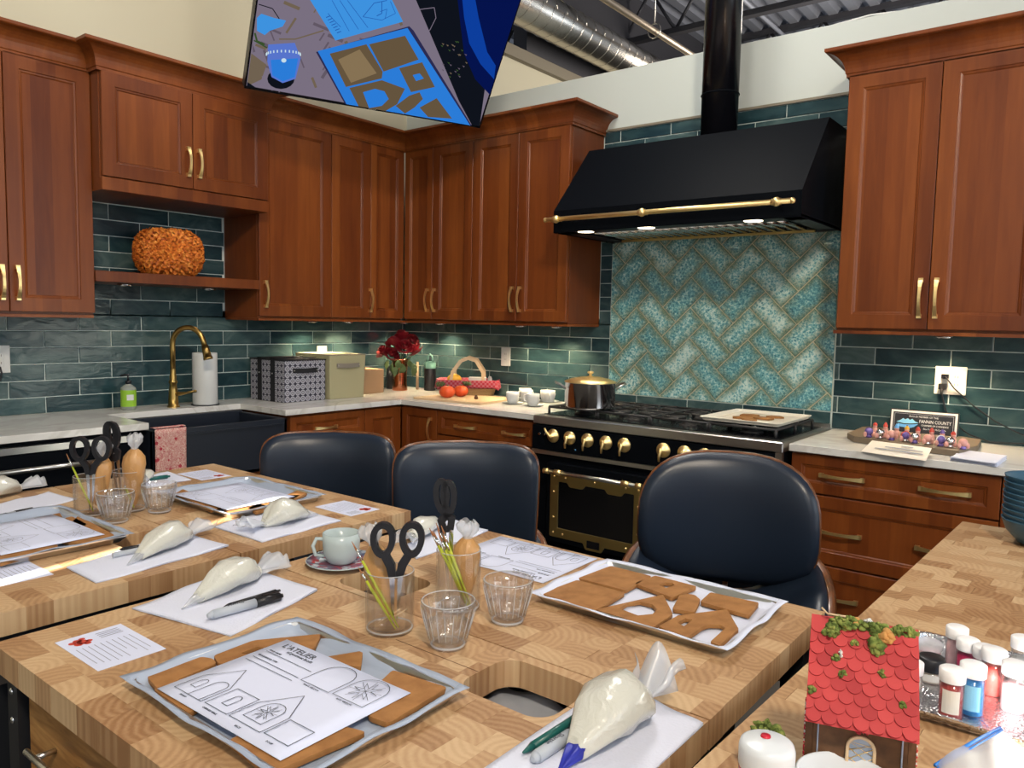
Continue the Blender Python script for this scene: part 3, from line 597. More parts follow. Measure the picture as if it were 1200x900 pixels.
# ------------------------------------------------------------------ range
X0, X1, YF = 1.650, 2.938, -.672; t = thing('range_cooker', 'wide black range cooker with brass knobs and brass oven door', 'range', (2.29, -.33, 0))
MB().box(X0+.004, X1-.004, YF+.02, -.03, .1, .87).build('body', 'black_enamel', t, world=True)
MB().rbox(X0, X1, YF, -.012, .873, .918, .004).build('top_rim', 'steel', t, world=True)
MB().box(X0+.03, X1-.03, YF+.055, -.06, .918, .922).build('hob_plate', 'black_gloss', t, world=True)
MB().box(X0+.002, X1-.03, YF-.004, YF+.02, .745, .868).build('control_panel', 'black_enamel', t, world=True)
MB().box(X1-.03, X1-.001, YF, YF+.02, .1, .872).build('side_trim', 'steel', t, world=True)
MB().box(X0, X1-.03, YF-.006, YF+.02, .722, .742).build('panel_trim', 'steel', t, world=True)
MB().box(X0, X1, -.028, -.012, .918, .935).build('back_rail', 'steel', t, world=True)
kx = [1.785, 1.885, 1.99, 2.095, 2.195, 2.40, 2.505, 2.60, 2.71, 2.80]
for i, x in enumerate(kx):
    z = .822; b = MB(); Tm = Matrix.Translation((x, YF-.004, z))@Matrix.Rotation(PI/2, 4, 'X')
    b.lathe([(.034, 0), (.035, .006), (.030, .010), (.014, .018), (.010, .03), (0, .031)], T=Tm, seg=28)
    an = -PI/2 if i else 2.2
    p0 = Vector((x, YF-.036, z)); p1 = p0+Vector((math.cos(an)*.045-.004, -.006, math.sin(an)*.048)); b.tube([p0-Vector((math.cos(an)*.012, 0, math.sin(an)*.012)), p0, (p0+p1)/2+Vector((0, -.006, 0)), p1], [.006, .008, .0065, .005], 10)
    b.build('knob', 'brass', t, world=True)
for x in (1.70, 1.73): MB().cyl((x, YF-.004, .824), (x, YF-.012, .824), .007).build('push_button', 'chrome', t, world=True)
MB().sphere((1.92, YF-.006, .766), .004, 8, 6).build('indicator', 'sky_blue', t, world=True)
def oven(x0, x1, z0, z1, nm):
    d = MB().rbox(x0, x1, YF-.022, YF+.018, z0, z1, .004).build(nm, 'black_enamel', t, world=True)
    # riveted brass frame with clipped tabs
    o_ = [(x0+.03, z0+.03), (x1-.03, z0+.03), (x1-.03, z1-.045), (x0+.03, z1-.045)]
    ax, bx_, az, bz_ = x0+.03, x1-.03, z0+.03, z1-.045; tb = .045
    cx = (ax+bx_)/2
    outer = [(ax, az), (cx-.06, az), (cx-.045, az-.03), (cx+.045, az-.03), (cx+.06, az), (bx_, az), (bx_, bz_), (ax, bz_)]
    inn = [(ax+tb, az+tb), (ax+tb, bz_-tb-.015), (ax+tb+.0, bz_-tb), (ax+.10, bz_-tb), (ax+.115, bz_-tb-.02), (ax+.19, bz_-tb-.02), (ax+.205, bz_-tb), (bx_-.205, bz_-tb), (bx_-.19, bz_-tb-.02), (bx_-.115, bz_-tb-.02), (bx_-.10, bz_-tb), (bx_-tb, bz_-tb), (bx_-tb, az+tb)]
    if bx_-ax < .45: inn = [(ax+tb, az+tb), (ax+tb, bz_-tb), (bx_-tb, bz_-tb), (bx_-tb, az+tb)]
    q = poly_with_holes('brass_frame', roundpoly(outer, .008), [roundpoly(inn, .008)], .008, 'dark_brass', d)
    q.data.transform(Matrix.Translation((0, YF-.022, 0))@Matrix.Rotation(PI/2, 4, 'X')); q.data.transform(wm(d).inverted())
    MB().box(ax+.02, bx_-.02, YF-.0235, YF-.021, az+.02, bz_-.02).build('oven_glass', 'oven_glass', d, world=True)
    b = MB()
    for x, z in [(ax+.022, az+.022), (bx_-.022, az+.022), (ax+.022, bz_-.022), (bx_-.022, bz_-.022), (ax+.022, az+.1), (bx_-.022, az+.1), (ax+.022, bz_-.1), (bx_-.022, bz_-.1), (ax+.09, bz_-.022), (bx_-.09, bz_-.022), (ax+.08, az+.02), (bx_-.08, az+.02), (cx, bz_-.022)]:
        b.sphere((x, YF-.031, z), .006, 8, 5)
    b.build('rivets', 'brass', d, world=True)['kind'] = 'stuff'
    MB().box(cx-.035, cx+.035, YF-.034, YF-.030, az-.018, az+.018).build('badge', 'black_gloss', d, world=True)
    hb = MB().cyl((ax+.01, YF-.07, bz_+.008), (bx_-.01, YF-.07, bz_+.008), .010).build('handle', 'steel', d, world=True)
    b = MB()
    for x in (ax+.07, bx_-.07): b.cyl((x-.02, YF-.07, bz_+.008), (x+.02, YF-.07, bz_+.008), .0145).cyl((x, YF-.07, bz_+.008), (x, YF-.022, bz_+.0), .009)
    for x in (ax+.0, bx_-.0): b.cyl((x-.015, YF-.07, bz_+.008), (x+.015, YF-.07, bz_+.008), .0135)
    hh = b.build('handle_mount', 'brass', d, world=True)
oven(1.762, 2.345, .285, .69, 'oven_door'); oven(2.365, 2.90, .36, .69, 'oven_door')
hb = MB().rbox(2.36, 2.905, YF-.012, YF+.018, .11, .34, .003).build('warming_drawer', 'black_enamel', t, world=True)
MB().cyl((2.50, YF-.06, .322), (2.70, YF-.06, .322), .010).build('handle', 'dark_brass', hb, world=True)
# grates
def grate(x0, x1, y0, y1):
    b = MB(); zg = .956; r = .0065
    b.tube([(x0, y0, zg), (x1, y0, zg), (x1, y1, zg), (x0, y1, zg)], r, 6, closed=True)
    ym = (y0+y1)/2; b.tube([(x0, ym, zg), (x1, ym, zg)], r, 6)
    for yc in ((y0+ym)/2, (ym+y1)/2):
        xc = (x0+x1)/2
        for a in range(8):
            an = a*PI/4+PI/8; q = .032; b.tube([(xc+math.cos(an)*q, yc+math.sin(an)*q, zg), (xc+math.cos(an)*(x1-x0)*.48, yc+math.sin(an)*(ym-y0)*.48, zg)], r, 6)
    for x in (x0, x1):
        for y in (y0, ym, y1): b.cyl((x, y, .922), (x, y, zg), .007, seg=6)
    return b.build('grate', 'cast_iron', t, world=True)
xs = [1.69, 1.985, 2.28, 2.575, 2.885]
for a, b2 in zip(xs, xs[1:]): grate(a+.006, b2-.006, YF+.08, -.10)
for a, b2 in zip(xs, xs[1:]):
    for y in (-.475, -.23): MB().lathe([(0, .018), (.03, .018), (.034, .012), (.034, .006), (.05, .004), (.05, 0)], (a+b2)/2, y, .922, 20).build('burner', 'cast_iron', t, world=True)
# ------------------------------------------------------------------ work tables with end grain tops
TT = .862; TK = .044
BX, BY = .063, .0295*2
bcache = {}
def block_mesh(w, d):
    k_ = (round(w, 3), round(d, 3))
    if k_ not in bcache: bcache[k_] = MB().box(0, w, 0, d, 0, TK).mesh('end_grain_block', 'end_grain')
    return bcache[k_]
def ktable(label, x0, x1, y0, y1, holes=(), knee=.04):
    group = None
    t = thing('work_table', label, 'table', ((x0+x1)/2, (y0+y1)/2, 0), 0, group); ox, oy = (x0+x1)/2, (y0+y1)/2
    cutter = None
    r_ = 0; y = y0; rng = random.Random(int(x0*100+y0*77))
    while y < y1-1e-4:
        ye = min(y1, y+BY*.78) if y1-y > BY*1.1 else y1
        x = x0-rng.uniform(0, .8)*BX
        while x < x1-1e-4:
            wx = BX*rng.choice([.75, .9, 1, 1.1, 1.35]); xa, xb = max(x0, x), min(x1, x+wx)
            if x1-xb < .02: xb = x1
            if xb-xa > .004:
                inside = False; hit = False
                for hx0_, hx1_, hy0_, hy1_, rad in holes:
                    if xb > hx0_ and xa < hx1_ and ye > hy0_ and y < hy1_: hit = (hx0_, hx1_, hy0_, hy1_, rad)
                g = .00012
                if not hit:
                    o = bpy.data.objects.new('end_grain_block', block_mesh(round(xb-xa-2*g, 3), round(ye-y-2*g, 3))); C.objects.link(o); o.parent = t; o.location = (xa+g-ox, y+g-oy, TT-TK+rng.uniform(-.00012, .00012))
                else:
                    q = MB().box(xa+g, xb-g, y+g, ye-g, TT-TK, TT).build('end_grain_block', 'end_grain')
                    cb = MB().prism(rrect(hit[0], hit[1], hit[2], hit[3], hit[4], 6), .7, .95).build('cut', 'end_grain')
                    md = q.modifiers.new('b', 'BOOLEAN'); md.object = cb; md.operation = 'DIFFERENCE'; md.solver = 'EXACT'
                    dg = bpy.context.evaluated_depsgraph_get(); dg.update(); me = bpy.data.meshes.new_from_object(q.evaluated_get(dg))
                    bpy.data.objects.remove(q); bpy.data.objects.remove(cb)
                    if len(me.polygons) > 3:
                        me.transform(Matrix.Translation((-xa, -y, -(TT-TK)))); o = bpy.data.objects.new('end_grain_block', me); C.objects.link(o); o.parent = t; o.location = (xa-ox, y-oy, TT-TK)
            x = xb if xb > x else x+wx
        y = ye
    # carcass below, dark side panels added to darken the gaps underneath
    MB().box(x0+.07-ox, x1-.07-ox, y0+.04-oy, y1-knee-oy, .1, TT-TK-.07).build('cabinet_body', 'dark_metal', t)
    for q in ((x0+.02, x0+.07), (x1-.07, x1-.02)): MB().box(q[0]-ox, q[1]-ox, y0+.055-oy, y1-knee-.015-oy, .1, TT-TK-.002).build('gap_shade_panel', 'dark_metal', t)
    b = MB()
    for lx in (x0+.02, x1-.06):
        for ly in (y0+.012, y1-.052):
            l_ = MB().box(lx-ox, lx+.04-ox, ly-oy, ly+.04-oy, .0, TT-TK-.001).build('leg', 'dark_metal', t)
            if y0 < -3.3: 
                for zz in (.790, .742): MB().sphere((lx+.02-ox, ly-.001-oy, zz), .006, 10, 6, sc=(1, .5, 1)).build('screw', 'chrome', l_)
    return t
G1 = 'end grain work tables'
def drawer_front(t, x0, x1, y, z0, z1):
    d = MB().rbox(x0, x1, y, y+.018, z0, z1, .002).build('drawer', 'oak_front', t, world=True)
    cx = (x0+x1)/2-.12; MB().cyl((x0+.07, y-.03, z1-.075), (x0+.21, y-.03, z1-.075), .005).cyl((x0+.10, y, z1-.075), (x0+.10, y-.03, z1-.075), .0045).cyl((x0+.18, y, z1-.075), (x0+.18, y-.03, z1-.075), .0045).build('handle', 'steel', d, world=True)
AX0, AX1, BX0, BX1 = 2.607, 3.600, 1.463, 2.475; YS_ = -2.882
hA = (3.268, 3.432, -3.035, -2.905, .035); hA2 = (2.775, 2.945, -2.862, -2.732, .035)
t = ktable('end grain butcher block table nearest the camera with round cornered waste hole', AX0, AX1, -3.413, YS_-.0016, [hA])
drawer_front(t, AX0+.075, AX1-.08, -3.39, .60, .812)
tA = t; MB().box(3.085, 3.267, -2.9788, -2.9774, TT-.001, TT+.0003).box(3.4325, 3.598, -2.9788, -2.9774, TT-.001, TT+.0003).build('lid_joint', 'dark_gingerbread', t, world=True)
MB().grid(lambda u, v: (3.245+.21*u, -3.06+.18*v, .800+.010*math.sin(11*u+4*v)*math.sin(7*v)-.02*math.sin(PI*u)*math.sin(PI*v)), 24, 18, .001).build('bin_liner', 'bag_grey', t, world=True)
t = ktable('end grain table by the oval backed chair carrying tray of baked gingerbread', AX0, AX1, YS_+.0016, -2.362, [hA2], .36)
t = ktable('end grain table at left front with striped sunlight streak crossing it', BX0, BX1, -3.41, YS_-.0016, [(2.145, 2.31, -3.035, -2.905, .035)])
t = ktable('end grain table nearest the dark sink holding the farthest baking tray', BX0, BX1, YS_+.0016, -2.349, [(1.655, 1.82, -2.862, -2.732, .035)], .36)
cy = [-1.387, -1.905, -2.423, -2.941, -3.459]
CL = ['end grain table section under the stack of blue bowls', 'second end grain section from the blue bowls, bare top', 'end grain section under the tray of sprinkle jars', 'end grain section under the decorated gingerbread house']
for i in range(4):
    t = ktable(CL[i], 3.690, 4.655, cy[i+1]+.0005, cy[i]-.0005); pv = Vector((3.690, -1.387, 0)); r_ = Matrix.Rotation(-.036, 4, 'Z'); t.location = pv+r_@(t.location-pv); t.rotation_euler = (0, 0, -.036)
struct(MB().box(2.50, 2.575, -3.4, -2.36, .0, .775).build('trim_gap_panel', 'dark_metal'))

# ------------------------------------------------------------------ chairs
def chair(label, loc, rz, tilt, wtop, wmid, n, hh, zc, swing):
    t = thing('counter_stool', label, 'chair', (loc[0], loc[1], 0), rz, 'navy leather counter stools')
    def outline(k_):  # unit superellipse param -> (u,v)
        c_, s_ = math.cos(k_), math.sin(k_); return (math.copysign(abs(c_)**(2/n), c_), math.copysign(abs(s_)**(2/n), s_))
    def sheet(scale, off, th, mtl, nm, par, puff=0):
        R = 9; K = 40; vs = [];
        def P(u, v, o):
            w_ = wmid+(wtop-wmid)*v; x = u*w_*scale; z = v*hh*scale; y = -.085*(u*u)-z*math.sin(tilt)*0+ .22*z*tilt; return Vector((x, y+o, zc+z))
        front = []; back = []
        for r in range(R+1):
            f_ = r/R
            for k_ in range(K):
                u, v = outline(2*PI*k_/K); bul = puff*(1-f_**6); front.append(P(u*f_, v*f_, off-bul)); back.append(P(u*f_, v*f_, off+th))
        vs = front+back; o = len(front); fs = []
        for r in range(R):
            for k_ in range(K):
                a = r*K+k_; b_ = r*K+(k_+1) % K; fs.append((a, b_, b_+K, a+K)) if r else fs.append((a, b_+K, a+K)); fs.append((o+a+K, o+b_+K, o+b_, o+a)) if r else fs.append((o+a+K, o+b_+K, o+a))
        for k_ in range(K): a = R*K+k_; b_ = R*K+(k_+1) % K; fs.append((a, b_, o+b_, o+a))
        return MB().add(vs, fs, True).build(nm, mtl, par)
    bk = sheet(1.0, .0, .014, 'walnut', 'backrest', t); sheet(.978, -.012, .012, 'navy_leather', 'back_cushion', bk, .030)
    # seat bucket
    def seatfn(u, v):
        a = u*2-1; w_ = .250*(1-.22*abs(2*v-1)**4); return (a*w_, -.40+.40*v+.02*(1-a*a), zc-.262+(.04+.10*min(1, 2*v))*abs(a)**2.6+.06*v**3)
    st_ = MB().grid(seatfn, 16, 10, .013).build('seat', 'walnut', t)
    def cus(u, v):
        a = u*2-1; w_ = .238*(1-.22*abs(2*v-1)**4); e = (1-abs(a)**8)*(1-abs(2*v-1)**8); return (a*w_, -.388+.376*v+.02*(1-a*a), zc-.259+(.04+.10*min(1, 2*v))*abs(a)**2.6*.97+.06*v**3+.028*e)
    MB().grid(cus, 16, 10, .008).build('seat_cushion', 'navy_leather', st_)
    MB().tube([(0, .03, zc-hh*.75), (0, .05, zc-.2), (0, .0, zc-.285), (0, -.2, zc-.285)], 1, flat=(.07, .012)).build('back_bracket', 'walnut', t)
    for sx_ in (-1, 1):
        for sy_ in (-.33, -.03): MB().cyl((sx_*.17, sy_, zc-.262), (sx_*.22, sy_-.03 if sy_ < -.1 else sy_+.05, 0), .017, .011).build('leg', 'walnut', t)
    MB().tube([(-.205, -.36, .22), (.205, -.36, .22)], .009, 8).build('footrest', 'brass', t)
    return t
chair('navy leather stool farthest left, below the sink end of counter', (1.853, -2.125), .72, 0, .235, .228, 6, .20, .80, 0)
chair('navy leather stool between the other two, green cloth on seat', (2.380, -2.005), .68, 0, .235, .228, 6, .20, .812, 0)
c3 = chair('navy leather stool with oval back in front of the range', (3.206, -1.882), .36, 0, .224, .230, 2.9, .178, .885, 0)
g = MB().sphere((2.56, -2.19, .645), .07, 14, 8, sc=(1.25, .8, .42), fn=lambda d: 1+.18*math.sin(9*d.x+4*d.y)).build('folded_cloth', 'green_cloth'); tag(g, 'crumpled green cloth lying on the middle stool seat', 'cloth')

# ------------------------------------------------------------------ television on a ceiling mount
P1 = Vector((.7685, -1.7659, 2.4383)); hv = Vector((.3410, .9400, 0)).normalized(); dn = Vector((-.5556, .2016, -.8066)); dn = (dn-hv*dn.dot(hv)).normalized(); nv = hv.cross(dn).normalized()
if nv.z > 0: nv = -nv
TW, THh = 1.24, .71; tv = thing('television', 'large tilted television over the counter showing blue tray picture', 'television')
tv.matrix_basis = Matrix(((hv.x, -dn.x, nv.x, P1.x), (hv.y, -dn.y, nv.y, P1.y), (hv.z, -dn.z, nv.z, P1.z), (0, 0, 0, 1)))   # local x right, y up the screen, z out of the screen
emis('screen_wood', (.24, .20, .27)); emis('screen_blue', (.03, .25, .85)); emis('screen_paper', (.06, .36, .92)); emis('screen_cookie', (.16, .11, .06)); emis('screen_cookie_lit', (.30, .21, .11)); emis('screen_dark', (.006, .008, .014)); emis('screen_navy', (.002, .008, .09)); emis('screen_glow', (.005, .06, .42)); emis('screen_line', (.02, .12, .5)); emis('screen_edge', (.03, .03, .10)); emis('screen_glass', (.12, .22, .75)); emis('screen_spark', (.7, .9, 1)); emis('screen_brown', (.20, .15, .10)); emis('screen_wood_dark', (.15, .12, .16)); emis('screen_green', (.05, .10, .03))
MB().rbox(0, TW, 0, THh, -.055, -.001, .004).build('casing', 'black_plastic', tv)
b = MB().box(0, TW, 0, .012, -.001, .004).box(0, TW, THh-.008, THh, -.001, .004).box(0, .008, 0, THh, -.001, .004).box(TW-.008, TW, 0, THh, -.001, .004); b.build('bezel', 'black_gloss', tv)
MB().box(.45, .49, .2, .5, -.5, -.055).build('mount_arm', 'dark_metal', tv)
q0 = P1-nv*.2+hv*.5; 
MB().cyl((P1+hv*.47-dn*.35-nv*.5), Vector((*(P1+hv*.47-dn*.35-nv*.5).xy, 4.6)), .03).build('ceiling_pole', 'dark_metal', tv, world=True)
I = tv.matrix_basis.inverted()
def s2(px, py):
    d = ray(px, py); t_ = (P1-CP).dot(nv)/d.dot(nv); p = I@(CP+d*t_); return (min(max(p.x, .009), TW-.009), min(max(p.y, .013), THh-.009))
scr = MB().add([(.008, .012, 0), (TW-.008, .012, 0), (TW-.008, THh-.008, 0), (.008, THh-.008, 0)], [(0, 1, 2, 3)]).build('screen', 'screen_wood', tv)
lay = [0]
def sp(pts, mtl, nm='screen_picture'):
    lay[0] += 1; z = .0002*lay[0]; q = [s2(*p) for p in pts]; MB().add([(x, y, z) for x, y in q], [tuple(range(len(q)))]).build(nm, mtl, scr)
def sl_(pts, mtl, w=.0018):
    lay[0] += 1; z = .0002*lay[0]; q = [Vector((*s2(*p), z)) for p in pts]; b = MB()
    for a, c_ in zip(q, q[1:]):
        n_ = Vector((-(c_-a).y, (c_-a).x, 0)).normalized()*w; b.add([a-n_, c_-n_, c_+n_, a+n_], [(0, 1, 2, 3)])
    b.build('screen_picture', mtl, scr)
rr_ = random.Random(3)
for i in range(46):   # wood grain patches
    x, y = rr_.uniform(292, 470), rr_.uniform(-60, 120); a = rr_.choice([.4, -1.0, 1.2]); l_ = rr_.uniform(8, 22); ww = rr_.uniform(1.5, 4)
    dx_, dy_ = math.cos(a)*l_, math.sin(a)*l_; nx, ny = -math.sin(a)*ww, math.cos(a)*ww
    sp([(x, y), (x+dx_, y+dy_), (x+dx_+nx, y+dy_+ny), (x+nx, y+ny)], rr_.choice(['screen_wood_dark', 'screen_wood_dark', 'screen_brown']))
sp([(286, 60), (312, 75), (306, 92), (287, 104)], 'screen_brown'); sp([(286, 103), (289, 95), (300, 104)], 'screen_dark')
sp([(470, -40), (560, -200), (640, -200), (565, 148), (548, 147)], 'screen_dark')
sp([(540, -60), (640, -60), (573, 110), (556, 92), (543, 62), (539, 30)], 'screen_navy')
sp([(541, -40), (556, -40), (560, 20), (570, 60), (580, 76), (578, 92), (562, 74), (549, 50), (543, 20)], 'screen_glow')
sl_([(470, 0), (476, 12), (508, 8), (510, 20), (503, 34), (497, 40)], 'screen_wood'); 
for _ in range(26): x, y = rr_.uniform(515, 545), rr_.uniform(45, 90); sp([(x, y), (x+3, y+1), (x+2, y+2.5)], rr_.choice(['screen_brown', 'screen_green', 'screen_wood_dark']))
sl_([(470, -2), (490, 34), (550, 146)], 'screen_wood', .006)
sp([(362, -2), (392, 46), (471, 24), (458, -2), (440, -40), (340, -40)], 'screen_paper')
for k_ in range(3): sl_([(388+k_*9, -1), (408+k_*9+k_*2, 35-k_*2)], 'screen_line', .0012)
for k_ in range(7): x = 381+k_*2.1; y = 19+k_*3.0; sl_([(x, y), (x+5, y-2)], 'screen_line', .0018)
sl_([(383, 14), (392, 24), (398, 30)], 'screen_line', .0012)
sl_([(424, 18), (437, 2), (452, -1)], 'screen_line', .0015); sl_([(424, 18), (446, 22), (462, 14), (456, 0)], 'screen_line', .0012); sl_([(444, 12), (452, 9), (450, 20)], 'screen_line', .0012)
sl_([(446, 0), (446, 14), (440, 17)], 'screen_line')
sl_([(326, 44), (345, 44), (378, 34)], 'screen_brown', .003)
sp([(369, 59), (478, 29), (483, 34), (551, 146), (402, 124)], 'screen_edge'); sp([(371, 58), (476, 31), (549, 146), (404, 124)], 'screen_blue')
sp([(385, 61), (428, 50), (447, 82), (446, 90), (404, 100)], 'screen_cookie'); sp([(395, 68), (420, 56), (440, 84), (410, 95)], 'screen_cookie_lit'); sp([(431, 50), (473, 40), (489, 68), (448, 82)], 'screen_cookie')
sp([(408, 101), (446, 92), (473, 102), (464, 120), (450, 130), (418, 126)], 'screen_cookie'); sp([(424, 106), (438, 102), (449, 105), (454, 114), (446, 122), (431, 125)], 'screen_blue')
sp([(466, 78), (493, 71), (508, 100), (480, 106)], 'screen_cookie'); sp([(482, 86), (490, 84), (495, 90), (486, 93)], 'screen_blue')
sp([(462, 122), (478, 110), (490, 106), (494, 114), (484, 124), (473, 131)], 'screen_cookie'); sp([(490, 124), (510, 113), (528, 137), (500, 135)], 'screen_cookie')
sp([(295, 18), (305, 14), (320, 19), (334, 22), (330, 29), (315, 34), (309, 39), (300, 34)], 'screen_paper')
sl_([(302, 3), (318, 8), (326, 20)], 'screen_dark', .002); sl_([(295, 36), (300, 46), (309, 50)], 'screen_green', .004); sl_([(296, 45), (312, 54)], 'screen_green', .003)
sp([(308+16*math.cos(a)+20, 90+12*math.sin(a)) for a in [2*PI*i/16 for i in range(16)]], 'screen_dark')
sp([(313, 50), (344, 48), (351, 66), (345, 90), (330, 95), (317, 88), (312, 70)], 'screen_glass'); sp([(316, 68), (348, 66), (344, 88), (330, 93), (318, 86)], 'screen_blue')
for i in range(14): a = PI*i/13; x = 330-18*math.cos(a)*1.1; y = 60-4*math.sin(a); sp([(x, y), (x+1.4, y), (x+1.4, y+3), (x, y+3)], 'screen_spark')
for i in range(10): a = -.2+PI*1.1*i/9; x = 328+23*math.cos(a); y = 88+15*math.sin(a); sp([(x, y), (x+2, y+1), (x+1, y+3)], 'screen_wood')
sp([(331+3*math.cos(a), 68+2.6*math.sin(a)) for a in [2*PI*i/10 for i in range(10)]], 'screen_spark')
MB().box(TW*.5-.02, TW*.5+.02, .002, .009, .004, .0045).build('badge', 'steel', tv)

# ------------------------------------------------------------------ printed sheets
def strokes(segs, w, T, m, parent, name='printed_lines'):
    b = MB()
    for pl in segs:
        for a, c_ in zip(pl, pl[1:]):
            a = Vector((*a, 0)); c_ = Vector((*c_, 0)); d = c_-a
            if d.length < 1e-6: continue
            n_ = Vector((-d.y, d.x, 0)).normalized()*w/2; e = d.normalized()*w*.4; b.add([a-n_-e, c_-n_+e, c_+n_+e, a+n_-e], [(0, 1, 2, 3)], T=T)
    o = b.build(name, m, parent); return o
def archpts(cx, y0, w, h, n=10):  # upright arch window outline, base at y0
    r = w/2; return [(cx-r, y0), (cx-r, y0+h-r)]+[(cx-r*math.cos(a), y0+h-r+r*math.sin(a)) for a in [PI*i/n for i in range(1, n)]]+[(cx+r, y0+h-r), (cx+r, y0), (cx-r, y0)]
def star(cx, y0, w, h):
    S_ = []; c = (cx, y0+h*.5); R_ = w*.5
    for i in range(8): a = PI*i/4+.2; S_.append([c, (cx+R_*.92*math.cos(a), c[1]+h*.46*math.sin(a))])
    pts = [(cx+(R_*.75 if i % 2 == 0 else R_*.28)*math.cos(PI*i/8), c[1]+(h*.4 if i % 2 == 0 else h*.15)*math.sin(PI*i/8)) for i in range(16)]; S_.append(pts[::2]+pts[:1]) if False else None; return S_+[[pts[i], pts[i+1]] for i in range(0, 15)]
def template_sheet(label, loc, rz, ink='ink', sxx=.279, syy=.2159, tiltx=0, flip=False, detail=True):
    """letter sheet, local x 0..sxx, y 0..syy, landscape, drawing baselines along local y=0 side"""
    t = thing('template_sheet', label, 'paper', loc, rz); 
    MB().grid(lambda u, v: (u*sxx, v*syy, .0012+.0008*math.sin(u*5)*v), 8, 4, .0004).build('page', 'paper', t)
    T = Matrix.Translation((0, 0, .0026)); S_ = []
    def gable(x, y, w, h, ap): return [[(x, y), (x+w, y), (x+w, y+h), (x+w/2, y+h+ap), (x, y+h), (x, y)]]
    S_ += gable(.015, .017, .066, .044, .048); S_ += [archpts(.033, .034, .013, .023), [(.049, .017)]+archpts(.062, .017, .026, .052)[1:-2]+[(.075, .017)]]
    S_ += [[(.088, .019), (.138, .019), (.138, .069), (.088, .069), (.088, .019)], archpts(.113, .032, .013, .026)]
    S_ += gable(.143, .020, .066, .044, .050); S_ += [archpts(.175, .032, .038, .048)]+star(.175, .033, .036, .044)
    S_ += [[(.214, .023), (.262, .023), (.262, .063), (.214, .063), (.214, .023)]]
    S_ += [archpts(.163, .141, .060, .068)]; S_ += [archpts(.230, .143, .060, .068)]+star(.230, .145, .058, .062)
    S_ += [[(.013, .168), (.124, .166)], [(.014, .144), (.125, .142)], [(.012, .132), (.125, .131)]]
    S_ = [[(x, y) for x, y in s_] for s_ in S_]
    strokes([q for q in S_ if len(q) != 2 or abs(q[0][1]-q[1][1]) < .004], .0012, T, ink, t); strokes([q for q in S_ if len(q) == 2 and abs(q[0][1]-q[1][1]) >= .004], .0007, T, ink, t)
    if detail:
        text('L’ATELIER', .0175, Matrix.Translation((.056, .192, .0026)), ink, t, 'printed_title', sx=1.0)
        text('of gourmet foods', .0085, Matrix.Translation((.072, .183, .0026)), ink, t, 'printed_title')
        for tx, (x, y), s_ in (('YOUR NAME:', (.014, .1715), .005), ('GINGERBREAD TYPE:', (.014, .1515), .005), ('FRONT', (.048, .009), .0045), ('CHIMNEY WALL', (.113, .009), .0045), ('BACK', (.176, .009), .0045), ('ROOF', (.238, .012), .0045), ('FRONT WINDOW', (.163, .134), .004), ('BACK WINDOW', (.230, .136), .004)):
            text(tx, s_, Matrix.Translation((x, y, .0026)), ink, t, 'printed_word', 'LEFT' if y > .15 else 'CENTER')
    return t
def card(label, loc, rz, group='small recipe cards'):
    t = thing('recipe_card', label, 'card', loc, rz); MB().box(0, .155, 0, .105, 0, .0006).build('page', 'paper', t)
    S_ = [];
    rg = random.Random(5)
    for i in range(10): y = .010+i*.0092; S_.append([(.056, y), (.056+rg.uniform(.05, .085), y)])
    strokes(S_, .0013, Matrix.Translation((0, 0, .0009)), 'faint_ink', t)
    strokes([[(.014+i*.007, .058), (.014+i*.007, .092)] for i in range(4)], .0026, Matrix.Translation((0, 0, .0009)), 'faint_ink', t)
    b = MB(); 
    for cx, cy_, r in ((.022, .075, .007), (.030, .080, .009), (.036, .072, .007), (.026, .066, .006), (.040, .084, .006), (.018, .084, .005), (.032, .090, .005)): b.lathe([(r, 0), (0, 0)], cx, cy_-.050, .0009, 8)
    b.build('printed_emblem', 'candy_red', t); return t
# ------------------------------------------------------------------ trays with gingerbread
def tray(label, loc, x=.41, y=.302, mtl='steel', parch=True, z0=0, textured=False):
    t = thing('baking_tray', label, 'tray', loc); h = .018
    b = MB(); o_ = rrect(-x/2, x/2, -y/2, y/2, .018); i1 = rrect(-x/2+.006, x/2-.006, -y/2+.006, y/2-.006, .015); i2 = rrect(-x/2+.012, x/2-.012, -y/2+.012, y/2-.012, .012)
    n = len(o_); vs = [(p[0], p[1], h) for p in o_]+[(p[0], p[1], h) for p in i1]+[(p[0], p[1], .0025) for p in i2]+[(p[0], p[1], h-.003) for p in o_]+[(p[0]*.975, p[1]*.97, 0.0) for p in i2]
    fs = [(i, (i+1) % n, n+(i+1) % n, n+i) for i in range(n)]+[(n+i, n+(i+1) % n, 2*n+(i+1) % n, 2*n+i) for i in range(n)]+[(3*n+i, 3*n+(i+1) % n, (i+1) % n, i) for i in range(n)]+[(4*n+i, 4*n+(i+1) % n, 3*n+(i+1) % n, 3*n+i) for i in range(n)]+[tuple(range(2*n, 3*n)), tuple(reversed(range(4*n, 5*n)))]
    b.add(vs, fs, False); b.build('pan', mtl, t)
    if parch:
        def fn(u, v):
            a, b2 = 2*u-1, 2*v-1; e = max(abs(a), abs(b2)); X_ = a*(x/2+.006); Y_ = b2*(y/2+.006)
            z = .0045 if e < .87 else (.0045+(e-.87)/.07*.0155 if e < .94 else .0205+.0012*math.sin(9*a+7*b2)); return (X_+.002*math.sin(13*v), Y_+.002*math.sin(11*u), z+.0008*math.sin(17*a)*math.sin(12*b2))
        MB().grid(fn, 40, 30, .0003).build('parchment', 'textured_paper' if textured else 'parchment', t)
    return t
